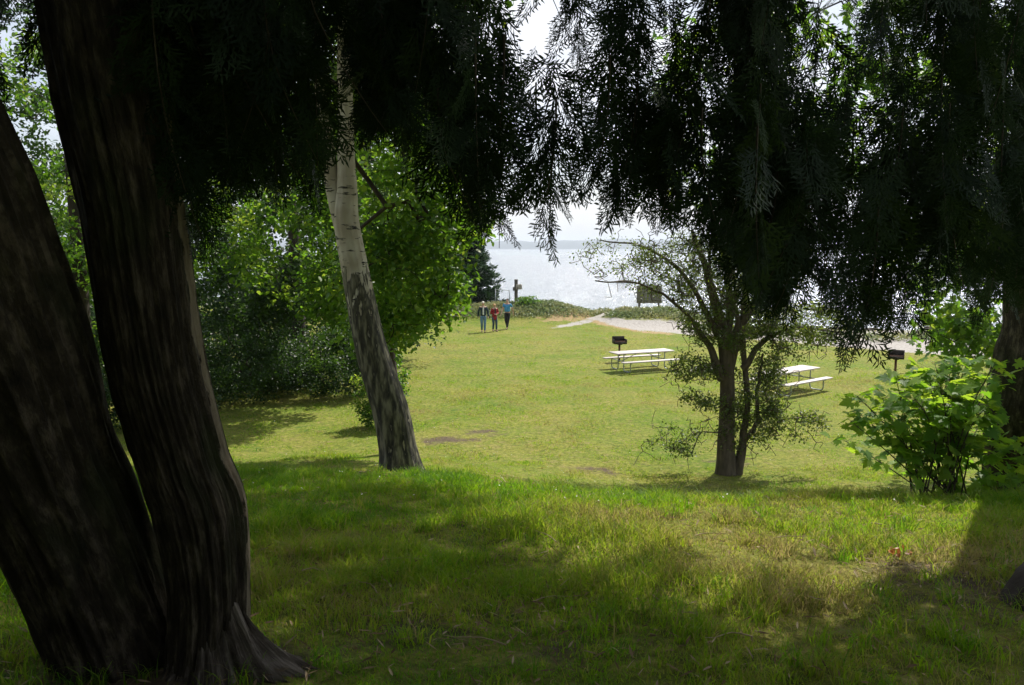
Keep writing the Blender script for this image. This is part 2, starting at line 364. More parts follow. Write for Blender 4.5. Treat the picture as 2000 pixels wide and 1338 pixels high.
# ------------------------------------------------------------------ terrain
_d = np.arange(-60, 90, .1)
def prof(pts):
    x, z = zip(*pts); z = np.interp(_d, x, z); k = np.exp(-.5 * (np.arange(-12, 13) / 5.0) ** 2); k /= k.sum()
    return np.convolve(np.pad(z, 12, 'edge'), k, 'valid')
PL = prof([(-60, 16), (-10, 5.2), (0, 3.42), (3, 3.3), (6, 2.98), (8, 2.52), (9.6, 2.14), (12, 1.42), (15, .62), (18, .16), (22, .02), (80, 0)])  # rise behind the viewer, here and below, added to block low sky light
PR = prof([(-60, 16), (-10, 5.2), (0, 3.42), (3, 3.3), (6, 2.93), (7, 2.66), (8, 2.3), (10, 1.45), (13, .45), (16, .03), (22, 0), (80, 0)])
def shore(x): return 63 - .30 * np.clip(x - 8, 0, 60) + .25 * np.clip(-x - 2, 0, 40)
def gline(x): return np.where(x > 7.6, 45.3 - (x - 7.6) * .80, 45.3 + (7.6 - x) * 2.2)
def H(x, y):
    x = np.asarray(x, float); y = np.asarray(y, float); u = x / np.maximum(y, 3)
    wgt = sst(-.12, .25, u)
    z = np.interp(y, _d, PL) * (1 - wgt) + np.interp(y, _d, PR) * wgt
    near = 1 - sst(14, 24, y)
    z = z + (fbm(x * .5, y * .5, 3) - .47) * .16 * near + (fbm(x * .9, y * .9, 9, 3) - .44) * .06
    z = z + .9 * sst(-9, -26, x) * sst(20, 40, y) + .35 * sst(-2, -12, x) * sst(35, 55, y)
    z = z + .12 * sst(28, 46, y)
    e = lambda cx, cy_, sx, sy, p=2: np.exp(-(np.abs((x - cx) / sx) ** p + np.abs((y - cy_) / sy) ** 2))
    z = z + 1.25 * e(0.2, 53.5, 5.4, 3.0, 4) + .25 * e(2.6, 52.5, 2.4, 2.0) + .95 * e(9.4, 51.8, 3.7, 2.2, 4)
    z = z + (fbm(x * .8, y * .8, 21, 3) - .4) * .35 * (e(1, 53, 6, 3) + e(9.4, 51.8, 4, 2.4))
    ys = shore(x); z = z - .95 * sst(ys - 17, ys + 1, y) * (1 - .0 * x) - .0
    z = z - 7 * sst(ys, ys + 60, y)
    return z
WATER = -0.62
def spaced(lo, hi, fine_lo, fine_hi, st, g=1.09):
    a = list(np.arange(fine_lo, fine_hi, st)); s = st; v = fine_hi
    up = []
    while v < hi: up.append(v); s *= g; v += s
    up.append(hi); dn = []; s = st; v = fine_lo - st
    while v > lo: dn.append(v); s *= g; v -= s
    dn.append(lo); return np.array(dn[::-1] + a + up)
gx = spaced(-7000, 7000, -8, 14, .16, 1.045); gy = spaced(-400, 9000, 1.0, 12, .14, 1.02)
GX, GY = np.meshgrid(gx, gy); GZ = H(GX, np.clip(GY, -60, 80))
GZ = np.where(GY > 80, GZ - 1, GZ)
def dirtmask(x, y):
    m = np.exp(-((x + .2) / 1.6) ** 2 - ((y - 3.4) / .8) ** 2) * .34 + np.exp(-((x - 2.35) / .6) ** 2 - ((y - 3.9) / .7) ** 2) * .5
    m = np.maximum(m, np.exp(-((x + 1.95) / .7) ** 2 - ((y - 9.6) / .45) ** 2) * .7)
    m = np.maximum(m, np.exp(-((x - .8) / 1.2) ** 2 - ((y - 9) / 6) ** 2) * .05)
    m = np.maximum(m, .8 * np.exp(-((x + 1.4) / .55) ** 2 - ((y - 2.95) / .45) ** 2))
    for cx, cy_, r in ((-2.7, 11, .7), (-1.6, 19.2, .8), (-.8, 20.2, .7), (1.9, 16.5, .5), (6.1, 13.2, .9), (5.2, 9.4, .4), (5.2, 17.5, .6)):
        m = np.maximum(m, np.exp(-((x - cx) / (r * 1.6)) ** 2 - ((y - cy_) / r) ** 2) * .5)
    return m
def gravmask(x, y):
    g = sst(-1.0, 1.2, y - gline(x)) * .75 * (x > -40)
    path = np.exp(-((y - (49.2 + (x - 4.2) * 1.15)) / .75) ** 2) * sst(1.5, 3.2, x) * (1 - sst(8, 10, x))
    pit = np.exp(-(((x - 8.2) / 1.1) ** 2 + ((y - 31.2) / .8) ** 2) ** 2) * .62
    veg = np.exp(-np.abs((x - .2) / 5.4) ** 4 - ((y - 53.2) / 2.8) ** 2) + np.exp(-np.abs((x - 9.6) / 3.6) ** 4 - ((y - 51.9) / 2.0) ** 2)
    g = np.maximum(g * (1 - sst(.2, .5, veg)) * (.72 + .45 * fbm(x * .35, y * .6, 44) * 1.1), path * .68); return np.maximum(g, pit)
def drymask(x, y):
    return np.maximum(.55 * np.exp(-((y - (gline(np.maximum(x, 5)) + .1 - .25 * np.clip(5 - x, 0, 9))) / 1.5) ** 2) * sst(0, 3, x) * (1 - sst(8.5, 10.5, x)), .3 * np.exp(-((y - gline(x)) / 1.6) ** 2) * (x > 8)) * 1.15
ni, nj = GX.shape; idx = np.arange(ni * nj).reshape(ni, nj)
Fq = np.stack([idx[:-1, :-1], idx[:-1, 1:], idx[1:, 1:], idx[1:, :-1]], -1).reshape(-1, 4)
g = mesh('ground', np.stack([GX, GY, GZ], -1).reshape(-1, 3), Fq, M['ground'], smooth=True,
         attrs=dict(dirt=dirtmask(GX, GY), gravel=gravmask(GX, GY), dry=drymask(GX, GY)))
tag(g, 'grassy bank dropping to a lawn and a gravel beach', 'ground', kind='structure')
wx = np.array([-9000, -400, -60, 0, 60, 400, 9000.]); wy = np.array([40, 120, 600, 2500, 9500.]); WX, WY = np.meshgrid(wx, wy)
ii = np.arange(WX.size).reshape(WX.shape); Fq = np.stack([ii[:-1, :-1], ii[:-1, 1:], ii[1:, 1:], ii[1:, :-1]], -1).reshape(-1, 4)
tag(mesh('water', np.stack([WX, WY, np.full(WX.shape, WATER)], -1).reshape(-1, 3), Fq, M['water']), 'silver sea water glittering beyond the beach', 'sea', kind='structure')

def ridge(name, x0, x1, y, depth, hfun, label, n=160):
    xs = np.linspace(x0, x1, n); t = np.linspace(0, 1, 9)
    X, Tt = np.meshgrid(xs, t); hh = hfun(X) * np.sin(Tt * math.pi) ** .6
    V = np.stack([X, y + depth * (Tt - .0) + 40 * np.sin(X * .002), hh * (0.85 + .3 * vn(X * .02, Tt * 7, 5)) + WATER - 1], -1).reshape(-1, 3)
    i_ = np.arange(X.size).reshape(X.shape); f = np.stack([i_[:-1, :-1], i_[:-1, 1:], i_[1:, 1:], i_[1:, :-1]], -1).reshape(-1, 4)
    return tag(mesh(name, V, f, M['hill'], smooth=True), label, 'hills', kind='structure')
ridge('hills', -4200, 5200, 4600, 900, lambda X: 38 + 30 * fbm(X * .0016 + 9, X * 0, 4) + 14 * sst(0, 900, X), 'low hazy wooded shore across the water')
ridge('headland', 640, 2400, 1350, 500, lambda X: 70 * sst(620, 1050, X) * (.8 + .4 * fbm(X * .01, X * 0, 6)), 'wooded headland dimly seen on the right over the water')

# ------------------------------------------------------------------ grass
def blades(n, ylo, yhi, hlo, hhi, wd, mask_gravel=True, segs=2, seed=0, xr=(-.74, .74), base=.25, clump=.9):
    y = np.sqrt(rng.uniform(ylo ** 2, yhi ** 2, n)); x = y * rng.uniform(xr[0], xr[1], n) + rng.uniform(-.3, .3, n)
    dens = .35 + 1.1 * fbm(x * 2.2, y * 2.2, 31, 3); dm = dirtmask(x, y)
    keep = rng.random(n) < dens * (1 - 1.25 * dm) * (1 - sst(.3, .6, gravmask(x, y)))
    keep &= (y < shore(x) - 12)
    x, y = x[keep], y[keep]; n = len(x)
    patch = fbm(x * .7, y * .7, 55, 4) * 1.07 + (fbm(x * 3.2, y * 3.2, 57, 3) - .44) * .5 * sst(7, 12, y) + .17 * sst(9, 34, y) + .04
    tall = .4 + 1.0 * sst(.38, .62, fbm(x * 1.3, y * 1.3, 77, 3)) + 1.1 * sst(.60, .8, fbm(x * 3.1, y * 3.1, 78, 3) * 1.15)
    hgt = rng.uniform(hlo, hhi, n) * tall * (1 - .5 * dirtmask(x, y) ** .5)
    rnd = np.clip(rng.normal(.40, .17, n) + (patch - .5) * 1.5 + .25 * dirtmask(x, y) + (rng.random(n) < .07) * .4, 0, 1)
    th = rng.uniform(0, 2 * math.pi, n); lean = rng.uniform(.15, 1.1, n) * hgt; ph = rng.uniform(0, 2 * math.pi, n)
    z = H(x, y) - .004; wv = wd * rng.uniform(.6, 1.4, n)
    sx, sy = np.cos(th) * wv / 2, np.sin(th) * wv / 2; V = []
    tt = np.linspace(0, 1, segs + 1)
    for t in tt:
        cx = x + np.cos(ph) * lean * t ** 2; cy_ = y + np.sin(ph) * lean * t ** 2; cz = z + hgt * (t - .22 * t * t); wf = 1 - t * .88
        V.append(np.stack([cx - sx * wf, cy_ - sy * wf, cz], -1)); V.append(np.stack([cx + sx * wf, cy_ + sy * wf, cz], -1))
    k = 2 * (segs + 1); V = np.stack(V, 1).reshape(-1, 3); b0 = (np.arange(n) * k)[:, None]
    Fq = np.concatenate([b0 + np.array([[2 * s, 2 * s + 1, 2 * s + 3, 2 * s + 2]]) for s in range(segs)])
    return V, [Fq], np.repeat(rnd, k)
gp = [blades(70000, 1.9, 4.2, .035, .13, .0058), blades(180000, 4.0, 8.5, .035, .125, .0075), blades(120000, 8.3, 17, .03, .08, .010, segs=1),
      blades(190000, 16, 30, .02, .06, .018, segs=1), blades(150000, 29, 52, .02, .055, .032, segs=1)]
def tufts(n):
    y = np.sqrt(rng.uniform(2.2 ** 2, 9.0 ** 2, n)); x = y * rng.uniform(-.74, .74, n); k = fbm(x * .8, y * .8, 91, 3) * 1.1 > .42; x, y = x[k], y[k]; m = 26
    X = np.repeat(x, m) + rng.normal(size=len(x) * m) * .035; Y = np.repeat(y, m) + rng.normal(size=len(x) * m) * .035; q = len(X); h = np.repeat(rng.uniform(.09, .20, len(x)), m) * rng.uniform(.5, 1.1, q)
    ph = rng.uniform(0, 6.283, q); ln = h * rng.uniform(.2, .9, q); Z = H(X, Y) - .005; th = rng.uniform(0, 3.14, q); wv = rng.uniform(.004, .008, q); V = []
    for t in (0, .35, .7, 1):
        cx = X + np.cos(ph) * ln * t * t; cy_ = Y + np.sin(ph) * ln * t * t; cz = Z + h * (t - .35 * t ** 3); w_ = wv * (1 - t * .9) / 2
        V.append(np.stack([cx - np.cos(th) * w_, cy_ - np.sin(th) * w_, cz], -1)); V.append(np.stack([cx + np.cos(th) * w_, cy_ + np.sin(th) * w_, cz], -1))
    V = np.stack(V, 1).reshape(-1, 3); b0 = (np.arange(q) * 8)[:, None]; Fq = np.concatenate([b0 + np.array([[2 * s_, 2 * s_ + 1, 2 * s_ + 3, 2 * s_ + 2]]) for s_ in range(3)])
    return V, [Fq], np.repeat(np.clip(np.repeat(rng.normal(.35, .15, len(x)), m) + rng.normal(0, .1, q) + (rng.random(q) < .1) * .5, 0, 1), 8)
gp.append(tufts(1500))
Vg, Fg = join([(a, b) for a, b, c in gp])
tag(mesh('grass', Vg, Fg, M['grass'], attrs=dict(rnd=np.concatenate([c for a, b, c in gp]))), 'short mown and longer grass over the bank and lawn', 'grass', kind='stuff')

# ------------------------------------------------------------------ leaf and tree builders
LEAF = (np.array([[0, 0, 0], [.30, .30, .07], [.27, .65, .05], [0, 1, -.04], [-.27, .65, .05], [-.30, .30, .07]]), [np.array([[0, 1, 2, 3], [0, 3, 4, 5]])])
def maple_leaf():
    a = []
    for ang, r in ((-155, .30), (-128, .62), (-112, .42), (-88, .72), (-72, .80), (-60, .50), (-42, .92), (-34, .62), (-14, .86), (0, 1.08), (14, .86), (34, .62), (42, .92), (60, .50), (72, .80), (88, .72), (112, .42), (128, .62), (155, .30)):
        t = R(ang); a.append([math.sin(t) * r * .62, math.cos(t) * r * .62 + .3, .10 * abs(math.sin(t)) * r - .12 * r * r])
    V = np.array([[0, .3, 0]] + a); k = len(a)
    return V, [np.array([[0, i + 1, i] for i in range(1, k)])]
MAPLE = maple_leaf()

def leaves(centers, spread, per, size, T=LEAF, up=.8, droop=0.0, flat=.75):
    """clusters of leaves around each centre"""
    n = len(centers) * per; c = np.repeat(centers, per, 0); s = np.repeat(np.broadcast_to(spread, (len(centers),)), per)
    p = c + rv(n) * (rng.random(n) ** .5 * s)[:, None] * np.array([1, 1, flat])
    z = rv(n) + np.array([0, 0, up]); x = rv(n); x[:, 2] -= droop
    Rm = rot_from(z, x); Rm = Rm[:, :, [1, 0, 2]] * np.array([1, 1, -1])[None, None]  # leaf axis (local y) follows x
    Rm[:, :, 2] *= -1; Rm[:, :, 0] *= -1
    V, Fl = instance(T[0], T[1], p, Rm, size * rng.uniform(.65, 1.25, n))
    rn = np.clip(np.repeat(rng.normal(.5, .18, len(centers)), per) + rng.normal(0, .16, n), 0, 1)
    return V, Fl, np.repeat(rn, len(T[0]))

def ellips(cs):
    """cluster centres in a list of ((x,y,z),(rx,ry,rz),n) lumps, mostly near the surface"""
    o = []
    for c, r, n in cs:
        q = rv(n) * (rng.uniform(.25, 1, n) ** .45)[:, None]; o.append(np.array(c) + q * np.array(r))
    return np.concatenate(o)

def grow(roots, pts, r0=.006, wob=.12, pw=.5, bias=.0):
    """join every point to the nearest node already grown; returns tapering tubes as (V, F)"""
    nodes = [np.array(p, float) for p in roots]; par = [-1] * len(nodes); m = len(nodes)
    cen = np.mean(nodes, 0); order = np.argsort(np.min(np.linalg.norm(pts[:, None] - np.array(nodes)[None], axis=2), 1))
    arr = np.zeros((len(nodes) + 2 * len(pts), 3)); arr[:m] = nodes; cnt = m
    P_ = [-1] * m
    for i in order:
        p = pts[i]; dd = arr[:cnt] - p; dist = np.linalg.norm(dd, axis=1) + bias * np.maximum(0, arr[:cnt, 2] - p[2] + .0)
        j = int(np.argmin(dist)); q = arr[j]; L_ = np.linalg.norm(p - q)
        mid = (p + q) / 2 + rng.normal(size=3) * wob * L_ + np.array([0, 0, .06 * L_])
        arr[cnt] = mid; P_.append(j); arr[cnt + 1] = p; P_.append(cnt); cnt += 2
    wgt = np.zeros(cnt); 
    for i in range(cnt - 1, m - 1, -1):
        wgt[i] = max(wgt[i], 1); wgt[P_[i]] += wgt[i]
    ch = np.arange(m, cnt); a = arr[np.array(P_)[ch]]; b = arr[ch]
    rb = r0 * wgt[ch] ** pw; pw_ = wgt[np.array(P_)[ch]]; ra = np.minimum(r0 * pw_ ** pw, rb * 1.35)
    d = b - a; z = d / (np.linalg.norm(d, axis=1)[:, None] + 1e-9); Rm = rot_from(z, rv(len(z))); sg = 5
    th = np.arange(sg) * 2 * math.pi / sg; cs = np.stack([np.cos(th), np.sin(th), 0 * th], -1)
    ring = np.einsum('nij,kj->nki', Rm, cs)
    V = np.concatenate([a[:, None] + ring * ra[:, None, None], b[:, None] + ring * rb[:, None, None]], 1).reshape(-1, 3)
    j = np.arange(sg); f = np.stack([j, (j + 1) % sg, sg + (j + 1) % sg, sg + j], -1)
    Fq = (f[None] + (np.arange(len(a)) * 2 * sg)[:, None, None]).reshape(-1, 4)
    root = np.zeros(cnt, int)
    for i in range(cnt): root[i] = i if P_[i] < 0 else (root[P_[i]] if P_[i] >= m else i)
    global last_comp; last_comp = root[ch]
    return V, [Fq]
def branch_parts(name, VF, m_, parent, most=14, tv=False):
    """every limb that leaves the trunk is a part of its own"""
    V, Fl = VF; comp = last_comp; sg = 5; V = V.reshape(-1, 2 * sg, 3); u, n = np.unique(comp, return_counts=True); u = u[np.argsort(-n)]
    groups = [comp == k for k in u[:most]]; rest = ~np.isin(comp, u[:most])
    if rest.any(): groups.append(rest)
    for gi, k in enumerate(groups):
        v = V[k]; f = (np.array([[j, (j + 1) % sg, sg + (j + 1) % sg, sg + j] for j in range(sg)])[None] + (np.arange(len(v)) * 2 * sg)[:, None, None]).reshape(-1, 4)
        o = mesh(name, v.reshape(-1, 3), f, m_, parent, True)
        if gi == most: o['kind'] = 'stuff'

def tvec(th, ln, r=.3): return np.stack([np.cos(th) * r, np.sin(th) * r, ln], -1)
def trunk_mesh(pts, rad, n=60, seg=28, ridge_n=9, amp=.10, seed=1, flare=None, twist=.6, zlong=0):
    c = spline(pts, n); r = np.interp(np.linspace(0, 1, n), np.linspace(0, 1, len(rad)), rad)
    T, A, B = frames(c); th = np.arange(seg) * 2 * math.pi / seg; tt = np.linspace(0, 1, n)
    ln = np.concatenate([[0], np.cumsum(np.linalg.norm(np.diff(c, axis=0), axis=1))])
    TH, LN = np.meshgrid(th, ln); k = ridge_n
    a1 = TH + twist * LN * .12
    def per(f, s, zf):   # angular noise that wraps round the trunk
        return vn(np.cos(a1) * f + 40, np.sin(a1) * f + LN * zf + 40, s)
    rg = 1 - np.abs(2 * per(k * .55, seed, .5) - 1) * 1.6
    rg2 = 1 - np.abs(2 * per(k * 1.3, seed + 11, .8) - 1) * 1.8
    if zlong: rg = 1 - np.abs(2 * per(k, seed, zlong) - 1) * 2; rg2 = 1 - np.abs(2 * per(k * 2.2, seed + 5, zlong) - 1) * 2; d = amp * (rg * .6 + rg2 * .4)
    else: d = amp * (rg * .45 + rg2 * .3 + (per(k * 2.4, seed + 21, 3.5) - .5) * .55 + (per(k * 1.6, seed + 3, 1.2) - .5) * .7 + (per(1.3, seed + 6, .5) - .5) * 1.3)
    RR = r[:, None] * (1 + d)
    if flare is not None: RR = RR * (1 + flare[0] * np.exp(-LN / flare[1]) * (.8 + .6 * np.cos(TH * flare[2] + seed)))
    V = c[:, None] + RR[:, :, None] * (np.cos(TH)[:, :, None] * A[:, None] + np.sin(TH)[:, :, None] * B[:, None])
    i = np.arange(n - 1)[:, None] * seg; j = np.arange(seg)[None]; j2 = (j + 1) % seg
    Fq = np.stack([i + j, i + j2, i + seg + j2, i + seg + j], -1).reshape(-1, 4)
    return V.reshape(-1, 3), [Fq], TH.ravel(), LN.ravel(), c

def broadleaf(name, label, cat, base, trunk_pts, trunk_r, lumps, per, size, lm='leaf', bark='bark_dark', group=None, spread=.45, droop=.5, r0=.006, T=LEAF, extra=None, bname='branches'):
    t = empty(name, base, label, cat, group)
    V, Fl, _, ln, c = trunk_mesh(trunk_pts, trunk_r, 30, 14, 6, .1, int(rng.integers(99)), (.5, .3, 4))
    mesh('trunk', V, Fl, M[bark], t, True)
    cl = ellips(lumps)
    if extra is not None: cl = np.vstack([cl, extra])
    branch_parts('branch', grow(c[len(c) // 3:], cl, r0), M[bark], t)
    V, Fl, rn = leaves(cl, spread, per, size, T, droop=droop); mesh('crown', V, Fl, M[lm], t, attrs=dict(rnd=rn))
    return t

# ------------------------------------------------------------------ cedar sprays
def spray(seed, L_=.27, nb=10, fine=True):
    """a flat, fern-like cedar spray lying in the local xz plane, hanging down -z"""
    r = np.random.default_rng(seed); Q = []
    def blade(p, d, l, w_):
        d = d / np.linalg.norm(d); s = np.array([d[2], 0, -d[0]]); 
        y = r.normal() * .10 * l
        e = p + d * l + np.array([0, y, 0]); m = p + d * l * .55 + s * 0
        Q.append([p - s * w_ * .35, m - s * w_ * .5, e, m + s * w_ * .5]); return e
    top = np.zeros(3); prev = top; curve = r.normal() * .25
    for i in range(nb):
        t = (i + 1) / nb; p = np.array([curve * L_ * t * t, .0, -L_ * t]); blade(prev, p - prev, np.linalg.norm(p - prev) * 1.15, .0055)
        for sd in ((1, -1) if fine else (1, -1)):
            l = L_ * (.46 * (1 - t) ** .8 + .09) * r.uniform(.75, 1.15); an = R(r.uniform(30, 44))
            dr = np.array([sd * math.sin(an), 0, -math.cos(an)]); e = blade(prev, dr, l, .0065)
            m = max(1, int(l / .024)) if fine else max(1, int(l / .030))
            for k in range(1, m + 1):
                q = prev + dr * l * k / (m + 1)
                for s2 in (1, -1):
                    if r.random() < .2: continue
                    a2 = an * sd + s2 * R(r.uniform(28, 45)); d2 = np.array([math.sin(a2), 0, -math.cos(a2)])
                    blade(q, d2, (.026 + .020 * r.random()) * (1.5 if not fine else 1), .0072 if fine else .010)
        prev = p
    V = np.array(Q).reshape(-1, 3); n = len(Q); return V, [np.arange(n * 4).reshape(n, 4)]
SPR = [spray(s) for s in range(5)]; SPC = [spray(40 + s, .34, 7, False) for s in range(3)]

def hang_strands(tips, lens, coarse=False, step=.042):
    """drooping cedar strands: a thin twig with sprays along it. tips (n,3): lowest points; lens: their lengths"""
    tw = []; pp = []; dirs = []; sz = []
    for p, l in zip(tips, lens):
        sw = rng.normal(size=2) * .06; ax = np.array([sw[0], sw[1], 0]); n = max(3, int(l / step)); az = rng.uniform(0, math.pi)
        sd = np.array([math.cos(az), math.sin(az), 0])
        t = np.linspace(0, 1, 7)[:, None]; top = p + np.array([0, 0, l]) + ax * l * 3; c = p * (1 - t) + top * t + ax * (np.sin(t * math.pi)) * l
        tw.append(tube(c, np.linspace(.0012, .0045, 7), 4, False))
        k = np.linspace(.0, 1, n); q = np.stack([np.interp(k, t[:, 0], c[:, i]) for i in range(3)], -1)
        q[:, 2] += .16
        pp.append(q); side = np.where(np.arange(n) % 2, 1, -1)[:, None] * sd * rng.uniform(.15, .95, (n, 1)) + rng.normal(size=(n, 3)) * .22
        side[0] *= .3; d = np.array([0, 0, 1.0]) - side * np.array([1, 1, .3]); dirs.append(d)   # local z (up the spray)
        sz.append(np.interp(k, [0, .12, 1], [.8, 1.0, 1.15]) * rng.uniform(.7, 1.25, n))
    pp = np.concatenate(pp); dirs = np.concatenate(dirs); sz = np.concatenate(sz); n = len(pp)
    x = rv(n) * .75; x[:, 0] += rng.choice([-1, 1], n) * .7; Rm = rot_from(dirs, x); lib = SPC if coarse else SPR; which = rng.integers(len(lib), size=n); parts = []; rn = []
    for i, (T, Tf) in enumerate(lib):
        s = which == i; parts.append(instance(T, Tf, pp[s], Rm[s], sz[s])); rn.append(np.repeat(rng.random(int(s.sum())), len(T)))
    V, Fl = join(parts); return (V, Fl, np.concatenate(rn)), join(tw)

# lower edge of the hanging cedar foliage in the photograph (x, y of the tips)
EDGE = [(-200, 330), (60, 300), (120, 330), (290, 380), (330, 430), (370, 500), (420, 510), (440, 360), (500, 390), (600, 430), (638, 330), (665, 180), (690, 180), (715, 290), (760, 330), (860, 320),
        (890, 330), (920, 450), (985, 490), (1000, 400), (1040, 380), (1060, 480), (1090, 470), (1110, 380), (1190, 410), (1230, 440), (1300, 440), (1380, 500), (1470, 560),
        (1500, 620), (1590, 620), (1605, 570), (1640, 660), (1660, 715), (1690, 650), (1765, 650), (1790, 560), (1840, 540), (1870, 620), (1960, 650), (2050, 640), (2400, 600)]
ex, ey = zip(*EDGE)
def edge_row(px): return np.interp(px, ex, ey)

def cedar_strand_set(n, x0, x1, dens, d0=2.7, d1=4.6, up=(0, 420), lmin=.5, lmax=1.0, powr=1.7):
    tips, lens = [], []
    while len(tips) < n:
        px = rng.uniform(x0, x1)
        if rng.random() > dens(px): continue
        if 628 < px < 712 and rng.random() > .12: continue
        if 480 < px < 628 and rng.random() > .28: continue
        gate = float(vn(px / 44.0, 1.5, 4) * .75 + vn(px / 15.0, 7.5, 9) * .3); lim = .44 if px < 880 else (.54 if px < 1800 else .30)
        if gate < lim and rng.random() > .04: continue
        py = edge_row(px) - up[0] - (up[1] - up[0]) * rng.random() ** powr; d = rng.uniform(d0, d1)
        tips.append(P(px, py, d)); lens.append(rng.uniform(lmin, lmax))
    return np.array(tips), np.array(lens)

# ------------------------------------------------------------------ the near cedar with two leaning stems
cb = P(330, 1480, 3.05); cb[2] = float(H(cb[0], cb[1]))
cedar = empty('cedar_tree', cb, 'huge dark cedar on the left with two thick leaning stems and drooping fringes of foliage', 'cedar tree')
def stem(pxs, seed, sunlit_ang, sunlit_w, amp=.125, flare=None, n=420, seg=180):
    pts = [P(a, b, d) for a, b, d, w_ in pxs]; rad = [w_ / F * d / 2 for a, b, d, w_ in pxs]
    V, Fl, th, ln, c = trunk_mesh(pts, rad, n, seg, 11, amp, seed, flare)
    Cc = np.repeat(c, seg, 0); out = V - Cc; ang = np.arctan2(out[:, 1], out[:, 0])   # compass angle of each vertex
    dl = np.abs((ang - R(sunlit_ang) + math.pi) % (2 * math.pi) - math.pi); pe = np.clip(1.0 - dl / R(sunlit_w), 0, 1) * .62  # pale strip down the right edge: peeled wood plus painted sunlight
    return V, Fl, pe, c, tvec(th, ln)
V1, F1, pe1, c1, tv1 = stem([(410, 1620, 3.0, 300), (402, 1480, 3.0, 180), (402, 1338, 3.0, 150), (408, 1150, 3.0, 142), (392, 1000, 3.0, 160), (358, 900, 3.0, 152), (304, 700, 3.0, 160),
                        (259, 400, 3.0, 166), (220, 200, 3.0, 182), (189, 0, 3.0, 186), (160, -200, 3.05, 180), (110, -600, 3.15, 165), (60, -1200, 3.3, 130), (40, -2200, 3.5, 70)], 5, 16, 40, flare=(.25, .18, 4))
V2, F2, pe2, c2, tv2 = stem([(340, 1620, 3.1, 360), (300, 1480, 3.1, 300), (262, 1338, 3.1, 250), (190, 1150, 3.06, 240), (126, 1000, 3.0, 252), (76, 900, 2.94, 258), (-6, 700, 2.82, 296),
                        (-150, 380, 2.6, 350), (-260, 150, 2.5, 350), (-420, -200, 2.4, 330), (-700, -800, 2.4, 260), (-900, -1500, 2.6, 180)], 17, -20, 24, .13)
mesh('trunk', V1, F1, M['cedar_bark'], cedar, True, dict(sunlit_peel=pe1, tv=tv1))
mesh('trunk', V2, F2, M['cedar_bark'], cedar, True, dict(sunlit_peel=pe2 * .35, tv=tv2))
# flared root of bare grey wood spreading from the foot of the upright stem
c0 = P(400, 1338, 3.0); gz0 = float(H(c0[0] + .3, c0[1] - .1)); nu, nv_ = 260, 40
ph = np.linspace(-150, 75, nu) * math.pi / 180; tt = np.linspace(0, 1, nv_); PH, TT = np.meshgrid(ph, tt)
lobe = .46 * np.exp(-((PH - R(-10)) / .48) ** 2) + .26 * np.exp(-((PH - R(-66)) / .40) ** 2) + .10 * np.exp(-((PH - R(-120)) / .4) ** 2) + .05
top = .18 + .36 * np.exp(-((PH - R(-20)) / .8) ** 2)
wv_ = 1.6 * vn(PH * 2.5 + 9, TT * 3 + 2, 15) + .6 * vn(PH * 7 + 9, TT * 6 + 2, 16)
rg = 1 - np.abs(2 * vn(PH * 10 + wv_ + TT * .9 + 50, TT * .7 + 3, 5) - 1) * 2; rg2 = 1 - np.abs(2 * vn(PH * 26 + wv_ * 2 + TT * 1.6 + 50, TT * 2.2 + 3, 6) - 1) * 2
a_ = TT * math.pi / 2; RR = .118 + lobe * (1 - np.cos(a_)) ** 1.15 * (1 + .16 * rg + .06 * rg2) + .012 * (rg + .5 * rg2) - .02 * (1 - TT)
X = c0[0] + RR * np.cos(PH); Y = c0[1] + RR * np.sin(PH); Z = gz0 - .06 + (top + .06) * (1 - np.sin(a_) ** 1.2) + .014 * rg * np.sin(a_)
ii_ = np.arange(nu * nv_).reshape(nv_, nu); fq = np.stack([ii_[:-1, :-1], ii_[1:, :-1], ii_[1:, 1:], ii_[:-1, 1:]], -1).reshape(-1, 4)
mesh('root', np.stack([X, Y, Z], -1).reshape(-1, 3), fq, M['white_wood'], cedar, True, dict(tv=np.stack([(PH * .30 + TT * .05), 0 * PH, TT * .5], -1).reshape(-1, 3), sunlit_peel=np.zeros(PH.size)))

def dens_left(px):
    return float(np.interp(px, [-300, 0, 90, 290, 340, 700, 860, 900, 985, 1010, 1060, 1100, 1240, 1260, 1330, 1480, 1560], [.5, .5, .25, .35, 1, 1, .5, .34, .6, .35, .5, .5, .7, .3, .5, .9, .9]))
def dens_right(px):
    return float(np.interp(px, [1440, 1500, 1600, 1620, 1700, 1780, 1820, 1870, 2300], [.4, 1, .8, .5, .8, .8, .45, 1, 1]))
def strands_obj(parent, sets, coarse=False, step=.042, nm='crown'):
    tp = np.concatenate([a for a, b in sets]); ls = np.concatenate([b for a, b in sets])
    (V, Fl, rn), (Vt, Ft) = hang_strands(tp, ls, coarse, step)
    mesh(nm, V, Fl, M['cedar_leaf'], parent, attrs=dict(rnd=rn)); mesh('twigs', Vt, Ft, M['twig'], parent)['kind'] = 'stuff'
def limb(parent, pts, r0, r1, n=24, bark='cedar_bark'):
    V, Fl, th_, ln_, _ = trunk_mesh(pts, [r0, (r0 + r1) * .55, r1], n, 12, 6, .12, int(rng.integers(90))); mesh('limb', V, Fl, M[bark], parent, True, dict(tv=tvec(th_, ln_, .08)))

